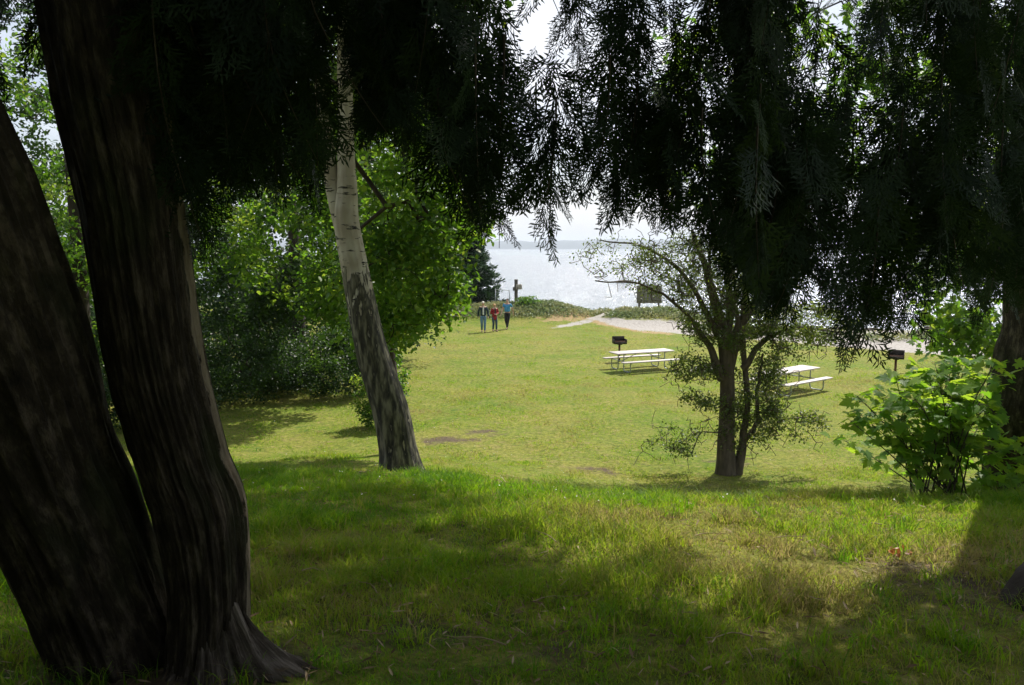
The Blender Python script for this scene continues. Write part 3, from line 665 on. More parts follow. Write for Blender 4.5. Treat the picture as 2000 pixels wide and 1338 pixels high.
def key_strands(l): return np.array([P(a, b, d) for a, b, d, h in l]), np.array([h for a, b, d, h in l])
strands_obj(cedar, [key_strands([(1070, 478, 3.2, .5), (1052, 440, 3.1, .5), (1090, 430, 3.4, .6), (975, 485, 3.3, .9), (948, 465, 3.2, .9), (1310, 432, 3.6, .5), (1286, 445, 3.5, .6), (1212, 405, 3.4, .7), (385, 505, 3.1, .8), (408, 500, 3.3, .8), (372, 480, 3.4, .9), (395, 470, 3.0, .9)]), cedar_strand_set(30, 880, 1500, dens_left, 2.8, 4.2, up=(0, 60), powr=1.0, lmin=.35, lmax=.7), cedar_strand_set(18, 880, 1500, dens_left, 2.8, 4.6, up=(110, 520), powr=1.0),
                    cedar_strand_set(44, 320, 890, dens_left, 2.9, 4.4, up=(0, 80), powr=1.2), cedar_strand_set(52, 300, 865, lambda a: .3 if (640 < a < 700 or 505 < a < 625) else 1, 2.9, 5.0, up=(60, 430), powr=.8), cedar_strand_set(26, -200, 320, dens_left, 3.2, 5.0, up=(0, 320), powr=1)], step=.072)
# limbs of the left cedar, running out over the view just above the picture
for a, b, c_, r0 in (((250, -60, 3.0), (700, -190, 3.7), (1300, -60, 4.3), .07), ((230, -150, 3.0), (520, -260, 3.0), (1150, -160, 3.1), .06), ((200, -100, 3.05), (480, 60, 4.2), (660, 165, 5.2), .045),
                     ((180, -500, 3.1), (900, -700, 4.2), (1600, -420, 5.0), .07), ((120, -700, 3.1), (-300, -600, 5), (-900, -300, 6), .06)):
    limb(cedar, [P(*a), P(*b), P(*c_)], r0, .012)
# unseen crown overhead and behind the viewer, added to block sky light
def crown_cloud(n, c, r, zmin=None, cut=None):
    q = rv(n) * (rng.uniform(.1, 1, n) ** .4)[:, None] * np.array(r) + np.array(c)
    if zmin is not None: q = q[q[:, 2] > zmin(q)]
    if cut is not None: q = q[~cut(q)]
    return q
def overhead(q): return np.where(q[:, 1] > 0.2, CAMZ + 1.35 + .37 * np.maximum(q[:, 1], 0), CAMZ + .9)
def coarse_crown(parent, q, per=5, s=1.5):
    c = np.repeat(q, per, 0) + rng.normal(size=(len(q) * per, 3)) * .28; n = len(c)
    d = rv(n) * .8 + np.array([0, 0, 1.0]); Rm = rot_from(d, rv(n)); which = rng.integers(3, size=n); parts = []; rn = []
    for i, (T, Tf) in enumerate(SPC):
        k = which == i; parts.append(instance(T, Tf, c[k], Rm[k], s * rng.uniform(.7, 1.3, int(k.sum())))); rn.append(np.repeat(rng.random(int(k.sum())), len(T)))
    V, Fl = join(parts); return V, Fl, np.concatenate(rn)
q = np.vstack([crown_cloud(900, (-1.2, 1.8, 8.6), (5.0, 4.6, 2.6), overhead), crown_cloud(1100, (0, -4.5, 6.5), (9, 3.4, 3.6), lambda q: np.full(len(q), 4.4)),
               crown_cloud(260, (-5.5, 0.5, 6.2), (2.4, 3.5, 3), lambda q: np.full(len(q), 4.0), cut=lambda q: (q[:, 1] > .3) & (np.abs(q[:, 0]) < q[:, 1] * .85 + .4))])
def pnpoly(px, py, poly):
    ins = np.zeros(len(px), bool); j = len(poly) - 1
    for i in range(len(poly)):
        xi, yi = poly[i]; xj, yj = poly[j]; c = ((yi > py) != (yj > py)) & (px < (xj - xi) * (py - yi) / (yj - yi + 1e-9) + xi); ins ^= c; j = i
    return ins
def shade_boughs(n, hlo=.4, hhi=1.2):
    # unseen boughs added above the frame, shaped to shade an outlined patch of bank
    y = rng.uniform(1.2, 9.0, n); x = rng.uniform(-7, 5, n); z = H(x, y); a = R(PITCH)
    t = y * math.cos(a) - (z - CAMZ) * math.sin(a); px = 1000 + F * x / t; py = 669 - F * (y * math.sin(a) + (z - CAMZ) * math.cos(a)) / t
    px = px + rng.normal(size=n) * 20; py = py + rng.normal(size=n) * 14
    k = pnpoly(px, py, [(-900, 880), (300, 865), (500, 905), (720, 940), (830, 975), (960, 1090), (1120, 1150), (1280, 1230), (1400, 1320), (1500, 1420), (1700, 1560), (1900, 1800), (2300, 2600), (-1500, 2600)])
    g = np.stack([x, y, z], -1)[k]; h = (CAMZ + 1.5 + .37 * g[:, 1] - g[:, 2]) / (1 - .37 * S[1] / S[2]); return g + (S / S[2])[None] * (h + rng.uniform(hlo, hhi, len(g)))[:, None]
q = np.vstack([q, shade_boughs(1900)])
V, Fl, rn = coarse_crown(cedar, q, 5); mesh('crown', V, Fl, M['cedar_leaf'], cedar, attrs=dict(rnd=rn))  # unseen foliage added to shade the bank and hold back skylight
branch_parts('branch', grow(np.vstack([c1[-60::6], c2[-50::6]]), q[::4], .006), M['bark_dark'], cedar)

# ------------------------------------------------------------------ the cedar at the right edge
rb_ = P(2060, 1010, 7.6); rb_[2] = float(H(rb_[0], rb_[1]))
rced = empty('cedar_tree', rb_, 'dark cedar trunk cut by the right edge of the picture behind the young maple', 'cedar tree')
V, Fl, th_, ln_, rc_ = trunk_mesh([P(2075, 1080, 7.6), P(2070, 960, 7.6), P(2058, 800, 7.6), P(2066, 640, 7.6), P(2070, 400, 7.6), P(2080, 100, 7.6), P(2090, -300, 7.6), P(2100, -900, 7.6)], [.75, .62, .57, .47, .44, .4, .34, .12], 70, 44, 10, .10, 31, (.4, .3, 4))
mesh('trunk', V, Fl, M['cedar_bark'], rced, True, dict(tv=tvec(th_, ln_, .4)))
strands_obj(rced, [key_strands([(1660, 715, 3.4, .7), (1645, 670, 3.5, .8), (1676, 660, 3.3, .8), (1765, 650, 3.5, .8), (1742, 640, 3.7, .8), (1715, 600, 3.6, .9), (1600, 560, 3.6, .8), (1560, 600, 3.5, .9), (1530, 590, 3.6, .9), (1620, 600, 3.8, .9), (1690, 600, 3.8, .9)]), cedar_strand_set(32, 1480, 2080, dens_right, 3.2, 5.2, up=(0, 60), powr=1.0, lmin=.35, lmax=.8), cedar_strand_set(30, 1440, 1860, dens_right, 3.2, 6.0, up=(60, 600), powr=.9, lmax=1.1), cedar_strand_set(48, 1850, 2150, dens_right, 3.4, 6.2, up=(0, 600), powr=.9, lmax=1.2)], step=.072)
for a, b, c_, r0 in (((2080, -150, 7.5), (1800, -260, 6.0), (1400, -100, 4.6), .06), ((2070, 60, 7.5), (1900, -120, 6.2), (1650, -100, 4.4), .05), ((2075, 200, 7.5), (2000, 100, 6.0), (1880, 200, 4.6), .04)):
    limb(rced, [P(*a), P(*b), P(*c_)], r0, .012)
def shade_at(gx_, gy_, h):   # the spot h metres up the sunbeam that reaches this place on the ground
    return np.array([gx_, gy_, float(H(gx_, gy_))]) + S / S[2] * h
q = np.vstack([crown_cloud(420, (9.5, 8.5, 10.5), (2.6, 3, 3), overhead), *[crown_cloud(n_, shade_at(a, b, h), (rx, ry, .5)) for a, b, h, rx, ry, n_ in ((2.7, 6.6, 5.3, .5, .3, 9),)]])  # the small second clump is added only to shade a patch of ground
V, Fl, rn = coarse_crown(rced, q, 5); mesh('crown', V, Fl, M['cedar_leaf'], rced, attrs=dict(rnd=rn))
branch_parts('branch', grow(rc_[20:], q[::3], .006), M['bark_dark'], rced)

# stump-like root mass in the lower right corner
sb = P(2010, 1300, 3.6); sb[2] = float(H(sb[0], sb[1]))
st_ = empty('stump', sb, 'dark rotten stump root at the lower right corner in needle litter', 'stump')
V, Fl, _, _, _ = trunk_mesh([P(1935, 1290, 3.55), P(1965, 1262, 3.6), P(2005, 1225, 3.65), P(2060, 1180, 3.7), P(2110, 1130, 3.8)], [.03, .10, .16, .2, .18], 36, 30, 12, .3, 71)
mesh('root', V, Fl, M['bark_dark'], st_, True)
V, Fl, _, _, _ = trunk_mesh([P(1950, 1320, 3.45), P(1990, 1300, 3.5), P(2060, 1290, 3.6)], [.02, .07, .1], 20, 20, 9, .3, 72); mesh('root', V, Fl, M['bark_dark'], st_, True)

# ------------------------------------------------------------------ birch
bb = P(780, 925, 9.6); bb[2] = float(H(bb[0], bb[1]))
birch = empty('birch_tree', bb, 'leaning birch with white upper bark and dark furrowed lower trunk on the bank', 'birch tree')
def birch_stem(pxs, n, seg, seed, flare, r_top):
    pts = [P(a, b, 9.6) for a, b, w_ in pxs]; rad = [w_ / F * 9.6 / 2 * .82 for a, b, w_ in pxs]
    V, Fl, th, ln, c = trunk_mesh(pts, rad, n, seg, 8, .09, seed, flare)
    zr = V[:, 2]; ra = np.clip(np.interp(zr, [P(700, 700, 9.6)[2], P(700, 540, 9.6)[2], P(700, 480, 9.6)[2]], [.64, .52, .0]), 0, 1)
    mesh('trunk', V, Fl, M['birch_bark'], birch, True, dict(rough_bark=ra)); return c
bc = birch_stem([(792, 960, 118), (784, 925, 104), (776, 870, 84), (762, 800, 80), (723, 673, 70), (693, 524, 59), (676, 430, 55), (677, 370, 45), (676, 300, 37), (673, 130, 33), (668, -100, 30), (650, -500, 20), (630, -900, 8)], 200, 72, 3, (.38, .14, 5), 0)
bc2 = birch_stem([(668, 450, 30), (650, 370, 32), (636, 250, 28), (612, 60, 24), (590, -200, 20), (560, -600, 8)], 50, 20, 5, None, 0)
lm = [((P(800, 200, 11.5)), (1.3, 1.6, 1.2), 60), (P(800, 420, 12.5), (1.3, 1.5, 1.0), 85), (P(780, 540, 12.5), (1.0, 1.2, .7), 55), (P(860, 400, 13), (.5, .9, .7), 20), (P(640, -50, 10.5), (2.2, 2, 1.6), 70),
      (P(540, -250, 9.5), (2.6, 2.2, 1.5), 90), (P(800, -150, 11), (1.7, 1.9, 1.0), 40), (P(560, 60, 11.5), (.8, 1.2, .8), 30), (P(885, 290, 13), (.5, .8, .4), 12), (P(860, 215, 12.5), (.5, .7, .4), 10), (P(735, 650, 12.5), (.45, .6, .35), 12), (P(868, 565, 13), (.32, .6, .45), 9), (P(838, 620, 13), (.25, .4, .2), 4), (P(905, 420, 13), (.3, .5, .3), 6)]
cl = ellips(lm); branch_parts('branch', grow(np.vstack([bc[50:], bc2[15:]]), cl, .0042), M['bark_dark'], birch)
V, Fl, rn = leaves(cl, .45, 52, .105, droop=.8); mesh('crown', V, Fl, M['leaf'], birch, attrs=dict(rnd=rn))

# ------------------------------------------------------------------ woodland on the left
def on_ground(px, d):
    x = (px - 1000) / F * d * 1.0075; return np.array([x, d, float(H(x, d))])
def tr(b, top, r, lean=0): return [b + np.array([0, 0, -.2]), b + np.array([lean * .4, 0, top * .5]), b + np.array([lean, 0, top])]
b = on_ground(778, 17.5)
broadleaf('broadleaf_tree', 'bright leafy tree whose low boughs hang over the lawn just behind the birch', 'tree', b, tr(b, 8, .2, -.9), [.15, .11, .04],
          [(P(760, 330, 17), (1.8, 1.6, 1.6), 70), (P(740, 560, 17), (1.7, 1.5, 1.2), 90), (P(820, 500, 17), (.75, 1.2, 1.2), 45), (P(600, 480, 17), (1.6, 1.5, 1.6), 60), (P(560, 120, 17), (2.2, 1.8, 2.0), 75), (P(800, 605, 17), (.5, .8, .35), 14)],
          60, .125, extra=None, group='broadleaf trees of the wood')
b = on_ground(588, 27.6)
broadleaf('broadleaf_tree', 'dark trunked tree standing in the hedge left of the birch with green leaves above', 'tree', b, tr(b, 10, .2, -.3), [.27, .20, .06],
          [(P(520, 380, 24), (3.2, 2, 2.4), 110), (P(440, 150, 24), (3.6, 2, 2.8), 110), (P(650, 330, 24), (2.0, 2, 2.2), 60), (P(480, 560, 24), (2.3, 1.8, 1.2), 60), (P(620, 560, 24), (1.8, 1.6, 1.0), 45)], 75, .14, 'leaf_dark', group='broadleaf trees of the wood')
b = on_ground(172, 17)
broadleaf('broadleaf_tree', 'slim trunked tree seen between the two cedar stems', 'tree', b, tr(b, 9, .2, -.2), [.16, .13, .05],
          [(P(150, 420, 17), (2.2, 1.5, 1.7), 85), (P(170, 140, 17), (2.4, 1.5, 1.4), 32), (P(60, 560, 17), (1.6, 1.4, 1.2), 45), (P(420, 430, 17), (1.3, 1.3, 1.3), 45)], 75, .11, group='broadleaf trees of the wood')
b = on_ground(-20, 22)
broadleaf('broadleaf_tree', 'leafy tree at the far left edge of the picture', 'tree', b, tr(b, 9, .2, 0), [.2, .15, .05],
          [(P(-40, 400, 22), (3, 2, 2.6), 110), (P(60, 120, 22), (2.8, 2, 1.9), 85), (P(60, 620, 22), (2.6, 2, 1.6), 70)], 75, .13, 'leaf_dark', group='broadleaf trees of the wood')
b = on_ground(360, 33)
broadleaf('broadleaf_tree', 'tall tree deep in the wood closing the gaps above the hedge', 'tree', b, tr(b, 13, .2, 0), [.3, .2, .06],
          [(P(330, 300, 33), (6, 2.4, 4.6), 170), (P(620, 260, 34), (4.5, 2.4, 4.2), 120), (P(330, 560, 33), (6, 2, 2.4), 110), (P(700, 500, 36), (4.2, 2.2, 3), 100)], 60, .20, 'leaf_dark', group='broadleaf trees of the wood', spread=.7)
def shrub(px, d, wx, hh, n, per, size, label, lmn='leaf_dark', wy=None, name='shrub', gr=None, nst=7):
    b = on_ground(px, d); t = empty(name, b, label, 'shrub', gr)
    wy = wy or wx * .8; cl = ellips([((b[0], b[1], b[2] + hh * .48), (wx, wy, hh * .52), n), ((b[0] + wx * .3, b[1], b[2] + hh * .7), (wx * .6, wy * .6, hh * .42), n // 3), ((b[0] - wx * .35, b[1] - wy * .2, b[2] + hh * .3), (wx * .6, wy * .6, hh * .3), n // 4)])
    cl = cl[cl[:, 2] > b[2] + .1]
    roots = np.array([b + np.array([rng.normal() * wx * .15, rng.normal() * wy * .15, h_]) for h_ in np.linspace(0, hh * .5, nst)])
    branch_parts('stem', grow(roots, cl, .005), M['bark_dark'], t)
    V, Fl, rn = leaves(cl, max(.22, wx * .16), per, size, droop=.2); mesh('foliage', V, Fl, M[lmn], t, attrs=dict(rnd=rn)); return t
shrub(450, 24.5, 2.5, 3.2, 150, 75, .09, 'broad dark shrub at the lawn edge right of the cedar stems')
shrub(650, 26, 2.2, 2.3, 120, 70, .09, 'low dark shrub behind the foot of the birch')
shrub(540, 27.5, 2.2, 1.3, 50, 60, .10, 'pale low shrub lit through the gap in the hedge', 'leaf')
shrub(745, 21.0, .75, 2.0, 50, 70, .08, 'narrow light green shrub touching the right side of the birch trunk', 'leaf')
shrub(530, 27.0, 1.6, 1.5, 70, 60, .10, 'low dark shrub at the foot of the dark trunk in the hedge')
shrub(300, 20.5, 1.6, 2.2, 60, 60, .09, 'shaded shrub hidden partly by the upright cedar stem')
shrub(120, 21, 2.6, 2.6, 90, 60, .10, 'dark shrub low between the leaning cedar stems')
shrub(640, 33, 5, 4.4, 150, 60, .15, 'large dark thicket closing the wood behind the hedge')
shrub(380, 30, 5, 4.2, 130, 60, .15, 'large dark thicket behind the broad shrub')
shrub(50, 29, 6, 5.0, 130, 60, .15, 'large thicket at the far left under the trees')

# fir at the water's edge
def fir(name, label, base, h, r, n=26):
    t = empty(name, base, label, 'fir tree'); top = base + np.array([0, 0, h])
    V, Fl, _, _, _ = trunk_mesh([base - [0, 0, .2], base + [0, 0, h * .5], top], [h * .02, h * .013, .01], 20, 10, 5, .08, 4); mesh('trunk', V, Fl, M['bark_dark'], t, True)
    a, d = [], []; tb = []
    for k in range(n * 9):
        f = rng.random() ** .8 * .97; z = base[2] + .15 + f * (h - .2); rr = r * (1 - f) ** .75 * rng.uniform(.7, 1.1); az = rng.uniform(0, 2 * math.pi)
        m = max(4, int(rr / .08)); tt = np.linspace(.15, 1, m); q = np.stack([base[0] + math.cos(az) * rr * tt, base[1] + math.sin(az) * rr * tt, z + rr * (.28 * tt - .05 * tt ** 2)], -1)
        tb.append(tube(np.vstack([[base[0], base[1], z], q[[m // 2, -1]]]), [.02, .012, .004], 4, False))
        a.append(np.repeat(q, 5, 0) + rng.normal(size=(m * 5, 3)) * .09); dd = np.array([math.cos(az), math.sin(az), .35]); d.append(np.tile(dd, (m * 5, 1)) + rng.normal(size=(m * 5, 3)) * .55)
    a = np.concatenate(a); d = np.concatenate(d); Rm = rot_from(rv(len(a)), d); Rm = Rm[:, :, [1, 0, 2]]
    V, Fl = instance(*LEAF, a, Rm, np.stack([rng.uniform(.10, .17, len(a)), rng.uniform(.22, .40, len(a)), np.full(len(a), .2)], -1))
    mesh('branches', *join(tb), M['bark_dark'], t)['kind'] = 'stuff'; mesh('crown', V, Fl, M['fir'], t, attrs=dict(rnd=np.repeat(rng.random(len(a)), 6))); return t
b = on_ground(905, 57); fir('fir_tree', 'dense dark fir beside the beach mound behind the walkers', b, 7.6, 3.3, 34)
b = on_ground(845, 53); fir('fir_tree', 'darker fir left of the beach mound half hidden by hanging leaves', b, 7.0, 2.9, 28)
b = on_ground(770, 50); fir('fir_tree', 'fir deep behind the bright leafy boughs', b, 6.5, 3.0, 26)

# ------------------------------------------------------------------ hawthorn on the lawn
hb = on_ground(1425, 16.6); haw = empty('hawthorn_tree', hb, 'small crooked many-stemmed hawthorn with sparse leaves at the foot of the bank', 'hawthorn tree')
hd = 16.6
stems = [[(1420, 940, 44), (1418, 880, 34), (1422, 800, 29), (1418, 700, 26), (1405, 620, 20), (1380, 530, 13), (1350, 450, 6)],
         [(1436, 940, 30), (1450, 860, 15), (1460, 790, 12), (1455, 700, 11), (1452, 600, 12), (1470, 500, 8), (1480, 420, 5)],
         [(1422, 720, 24), (1440, 650, 18), (1475, 590, 14), (1515, 520, 11), (1550, 450, 6)],
         [(1412, 740, 20), (1385, 680, 13), (1340, 612, 7), (1295, 578, 5), (1240, 552, 4), (1165, 548, 2)],
         [(1420, 680, 18), (1425, 600, 14), (1420, 520, 10), (1425, 440, 5)], [(1428, 730, 12), (1440, 640, 10), (1432, 540, 7), (1400, 440, 4)], [(1415, 700, 13), (1395, 600, 9), (1385, 520, 6), (1395, 440, 3)], [(1405, 660, 14), (1370, 590, 10), (1320, 520, 7), (1250, 480, 4), (1170, 470, 2)],
         [(1450, 720, 14), (1500, 660, 9), (1560, 640, 6), (1640, 650, 3)], [(1440, 880, 10), (1475, 830, 9), (1480, 760, 7), (1490, 690, 4)]]
pp_, nodes = [], []
for k, s_ in enumerate(stems):
    dd = hd + rng.normal() * .25 * (k > 1); pts = [P(a, b_, hd + (dd - hd) * i / 3) for i, (a, b_, w_) in enumerate(s_)]; rad = [w_ / F * hd / 2 for a, b_, w_ in s_]
    fine_ = spline(pts, 16); fine_[1:] += rng.normal(size=(15, 3)) * .014; pts = fine_
    V, Fl, _, _, c = trunk_mesh(pts, rad, 60, 14, 6, .10, 50 + k, (.3, .15, 3) if k == 0 else None); nodes.append(c[8:] if k < 2 else c[3:])
    mesh('trunk' if k < 2 else 'limb', V, Fl, M['haw_bark'], haw, True)
hl = [(P(1400, 520, hd), (1.5, 1.3, .95), 230), (P(1300, 530, hd), (1.2, .9, .7), 40), (P(1480, 500, hd), (1.1, 1.2, .9), 120), (P(1440, 620, hd), (1.3, 1.2, .7), 110), (P(1560, 630, hd), (1.1, .8, .5), 70), (P(1210, 500, hd), (.9, .5, .4), 26),
      (P(1360, 720, hd), (.55, .5, .3), 26), (P(1370, 780, hd), (.45, .4, .15), 12), (P(1485, 790, hd), (.5, .5, 1.0), 60), (P(1430, 800, hd), (.35, .4, .9), 26), (P(1340, 860, hd), (.8, .4, .4), 14), (P(1560, 830, hd), (.6, .4, .3), 12), (P(1520, 700, hd), (.5, .5, .5), 22)]
cl = ellips(hl); branch_parts('branch', grow(np.concatenate(nodes)[::4], cl, .0060, .25), M['haw_bark'], haw, 40)
ex_ = np.vstack([cl + rng.normal(size=cl.shape) * .22 for _ in range(4)]); V, Fl = grow(cl, ex_, .0058, .25); mesh('twigs', V, Fl, M['haw_bark'], haw)['kind'] = 'stuff'
low = cl[:, 2] < P(0, 600, hd)[2]
V1_, F1_, r1_ = leaves(cl[low], .26, 62, .058); V2_, F2_, r2_ = leaves(cl[~low], .30, 40, .048); V, Fl = join([(V1_, F1_), (V2_, F2_)])
mesh('foliage', V, Fl, M['haw_leaf'], haw, attrs=dict(rnd=np.concatenate([r1_, r2_])))

# ------------------------------------------------------------------ young maple at the right
mb = P(1850, 985, 7.2); mb[2] = float(H(mb[0], mb[1])); map_ = empty('maple_sapling', mb, 'young maple bush with big lobed leaves in front of the right cedar trunk', 'maple')
tips = []; tb = []
for k in range(34):
    px = float(np.interp(k / 33, [0, .15, .5, 1], [1650, 1715, 1820, 1945])) + rng.normal() * 12; topy = float(np.interp(px, [1640, 1700, 1780, 1850, 2000], [800, 730, 715, 690, 720])) + abs(rng.normal()) * 60
    d = 7.2 + rng.normal() * .35; e = P(px, topy, d); s0 = np.array([mb[0] + rng.normal() * .12, mb[1] + rng.normal() * .12, mb[2]])
    c = spline([s0, s0 * .45 + e * .55 + np.array([0, 0, .18 if px > 1760 else .02]), e], 14); tb.append(tube(c, np.linspace(.009, .002, 14), 5, False)); tips.append(c)
pos, xd = [], []
for c in tips:
    for t in np.linspace(.3, 1, 13):
        q = np.array([np.interp(t, np.linspace(0, 1, len(c)), c[:, i]) for i in range(3)])
        for s_ in (1, -1):
            az = rng.uniform(0, 2 * math.pi); l = rng.uniform(.05, .15); dr = np.array([math.cos(az), math.sin(az), .25]); pos.append(q + dr * l); xd.append(np.array([math.cos(az), math.sin(az), -.25 + rng.normal() * .2]))
            tb.append(tube(np.array([q, q + dr * l * .6 + [0, 0, .01], q + dr * l]), [.0018, .0015, .0012], 3, False))
pos = np.array(pos); xd = np.array(xd); n = len(pos)
add = ellips([(P(1880, 900, 7.3), (.65, .5, .40), 120), (P(1925, 880, 7.3), (.4, .4, .45), 60)]); add = add[add[:, 2] > H(add[:, 0], add[:, 1]) + .05]
pos = np.vstack([pos, add]); xa = rv(len(add)); xa[:, 2] = -.2; xd = np.vstack([xd, xa]); n = len(pos)
zz = rv(n) * .75 + np.array([0, -.1, 1.0]); Rm = rot_from(zz, np.cross(xd, zz)); V, Fl = instance(*MAPLE, pos, Rm, rng.uniform(.08, .18, n))
mesh('foliage', V, Fl, M['maple_leaf'], map_, attrs=dict(rnd=np.repeat(rng.random(n), len(MAPLE[0])))); mesh('stems', *join(tb), M['twig'], map_)['kind'] = 'stuff'

# leafy tree high on the right, seen through the cedar fringe
b = on_ground(2120, 17); broadleaf('broadleaf_tree', 'leafy maple reaching in from the right behind the cedar fringe', 'tree', b, tr(b, 11, .2, -.6), [.2, .15, .05],
    [(P(1820, 60, 17), (2.3, 1.5, 1.4), 40), (P(1720, 230, 17), (1.4, 1.2, 1.5), 26), (P(1400, 130, 17), (1.2, 1, 1.2), 18), (P(1480, 300, 17), (1.2, 1, 1.1), 16), (P(1850, 520, 17), (1.0, 1, 1.1), 30), (P(1900, 650, 17), (1.0, 1, .5), 34), (P(1960, 380, 17), (1.2, 1, 1.5), 30), (P(1350, 320, 17), (1, 1, 1.2), 12), (P(1600, 120, 17), (1.6, 1, 1.3), 20)],
    22, .21, 'leaf', T=MAPLE, spread=.6)

# ------------------------------------------------------------------ picnic tables
def picnic_table(loc, rz, label):
    t = empty('picnic_table', loc, label, 'picnic table', 'picnic tables on the lawn', rz); t['_local'] = 1; Lh = 1.36
    V, Fl = join([box((0, y, .745), (2 * Lh, .235, .045), 0, .006) for y in (-.25, 0, .25)]); mesh('tabletop', V, Fl, M['board'], t)
    for s_ in (-1, 1): V, Fl = box((0, s_ * .74, .445), (2 * Lh, .26, .045), 0, .006); mesh('bench_seat', V, Fl, M['board'], t)
    for sx in (-1, 1):
        for s_ in (-1, 1):
            x = sx * .98; c = spline([(x, s_ * .74, .42), (x, s_ * .74, .16), (x, s_ * .70, .05), (x, s_ * .60, .025), (x, s_ * .36, .025), (x, s_ * .26, .05), (x, s_ * .22, .16), (x, s_ * .22, .45), (x, s_ * .22, .70)], 34)
            mesh('leg', *tube(c, .024, 8), M['steel'], t, True)
        mesh('crossbar', *tube([(sx * .98, -.84, .405), (sx * .98, .84, .405)], .02, 6), M['steel'], t, True)
        mesh('crossbar', *tube([(sx * .98, -.34, .705), (sx * .98, .34, .705)], .02, 6), M['steel'], t, True)
        mesh('brace', *tube([(sx * .98, 0, .40), (sx * .16, 0, .70)], .015, 6), M['steel'], t, True)
    del t['_local']; return t
def at_(px, d): p = on_ground(px, d); return p
picnic_table((5.35, 31.4, float(H(5.35, 31.4))), R(23), 'pale picnic table in front of the left grill, farther from the camera')
picnic_table((9.75, 26.7, float(H(9.75, 26.7))), R(37), 'pale picnic table right of the hawthorn trunk, nearer the camera')

def grill(loc, rz, label):
    t = empty('park_grill', loc, label, 'grill', 'park grills by the picnic tables', rz); t['_local'] = 1
    mesh('post', *tube([(0, 0, -.05), (0, 0, .78)], .045, 10), M['rust'], t, True)
    V, Fl = join([box((0, 0, .80), (.56, .44, .02), 0, .004), box((0, .215, .95), (.56, .015, .30), 0, .004), box((-.275, 0, .90), (.015, .43, .19), 0, .004), box((.275, 0, .90), (.015, .43, .19), 0, .004), box((0, -.215, .845), (.56, .015, .08), 0, .004),
                  box((0, 0, .765), (.2, .2, .03), 0, .004)]); mesh('firebox', V, Fl, M['grill'], t)
    V, Fl = join([tube([(x, -.2, .90), (x, .2, .90)], .006, 5) for x in np.linspace(-.25, .25, 14)] + [tube([(-.262, y, .893), (.262, y, .893)], .008, 5) for y in (-.19, .19)]); mesh('grate', V, Fl, M['rust'], t)
    del t['_local']; return t
p = at_(1210, 33.6); grill(p, R(8), 'black park grill on a post behind the left picnic table')
p = at_(1752, 29.2); grill(p, R(-28), 'black park grill on a rusty post near the gravel, to the right')
t = empty('fire_ring', (8.2, 31.2, float(H(8.2, 31.2))), 'low ring of stones with ash behind the hawthorn trunk', 'fire ring')
for k in range(11):
    a = k * 2 * math.pi / 11 + rng.normal() * .08; V, Fl = box((0, 0, 0), (.30, .18, .14), a + math.pi / 2 + rng.normal() * .15, .035); V = V + rng.normal(size=V.shape) * .008 + np.array([8.2 + .62 * math.cos(a), 31.2 + .62 * math.sin(a), float(H(8.2, 31.2)) + .05]); mesh('stone', V, Fl, M['stone'], t, True)
V, Fl = tube([(8.2, 31.2, float(H(8.2, 31.2)) - .02), (8.2, 31.2, float(H(8.2, 31.2)) + .03)], .55, 20); mesh('ash_bed', V, Fl, M['stone'], t)

# ------------------------------------------------------------------ signs and beach things
p = on_ground(1266, 55); p[2] = P(1266, 596, 55)[2]; gz = float(H(p[0], p[1]))
t = empty('notice_board', (p[0], p[1], gz), 'weathered wooden notice board seen from behind on two posts above the beach', 'notice board')
cz = P(1266, 575, 55)[2]
V, Fl = join([box((p[0] + (k - 3.5) * .225, p[1], cz), (.215, .05, 1.25 + .02 * (k % 3)), 0, .006) for k in range(8)]); mesh('board', V, Fl, M['sign_board'], t)
V, Fl = join([box((p[0], p[1] - .045, cz + s_ * .42), (1.76, .04, .10), 0, .006) for s_ in (-1, 1)]); mesh('batten', V, Fl, M['sign_board'], t)
for s_ in (-1, 1): V, Fl = box((p[0] + s_ * .70, p[1] + .09, (gz - .3 + cz + .3) / 2), (.13, .12, cz + .3 - gz + .3), 0, .01); mesh('post', V, Fl, M['old_wood'], t)
p = on_ground(1008, 53.5); t = empty('sign_post', p, 'thick dark wooden post with small square plates on the mound by the walkers', 'sign post')
zt = P(1008, 547, 53.5)[2]; V, Fl = box((p[0], p[1], (p[2] - .2 + zt) / 2), (.24, .24, zt - p[2] + .2), 0, .015); mesh('post', V, Fl, M['old_wood'], t)
V, Fl = box((p[0] + .20, p[1] - .14, P(1, 560, 53.5)[2]), (.42, .03, .36), .15, .006); mesh('plate', V, Fl, M['paint_sign'], t)
V, Fl = box((p[0] - .05, p[1] - .15, P(1, 564, 53.5)[2]), (.36, .03, .26), -.1, .006); mesh('plate', V, Fl, M['old_wood'], t)
V, Fl = box((p[0], p[1], zt + .02), (.27, .27, .05), 0, .01); mesh('cap', V, Fl, M['old_wood'], t)
p = on_ground(995, 52.5); t = empty('hand_rail', p, 'thin metal rail and stake left of the sign post', 'rail')
zt = P(995, 566, 52.5)[2]; mesh('post', *tube([(p[0], p[1], p[2] - .2), (p[0], p[1], zt)], .035, 8), M['steel'], t)
p2 = on_ground(968, 54); mesh('rail', *tube([(p[0], p[1], zt - .05), (p2[0], p2[1], zt - .05)], .02, 6), M['steel'], t); mesh('post', *tube([(p2[0], p2[1], p2[2] - .2), (p2[0], p2[1], zt)], .035, 8), M['steel'], t)

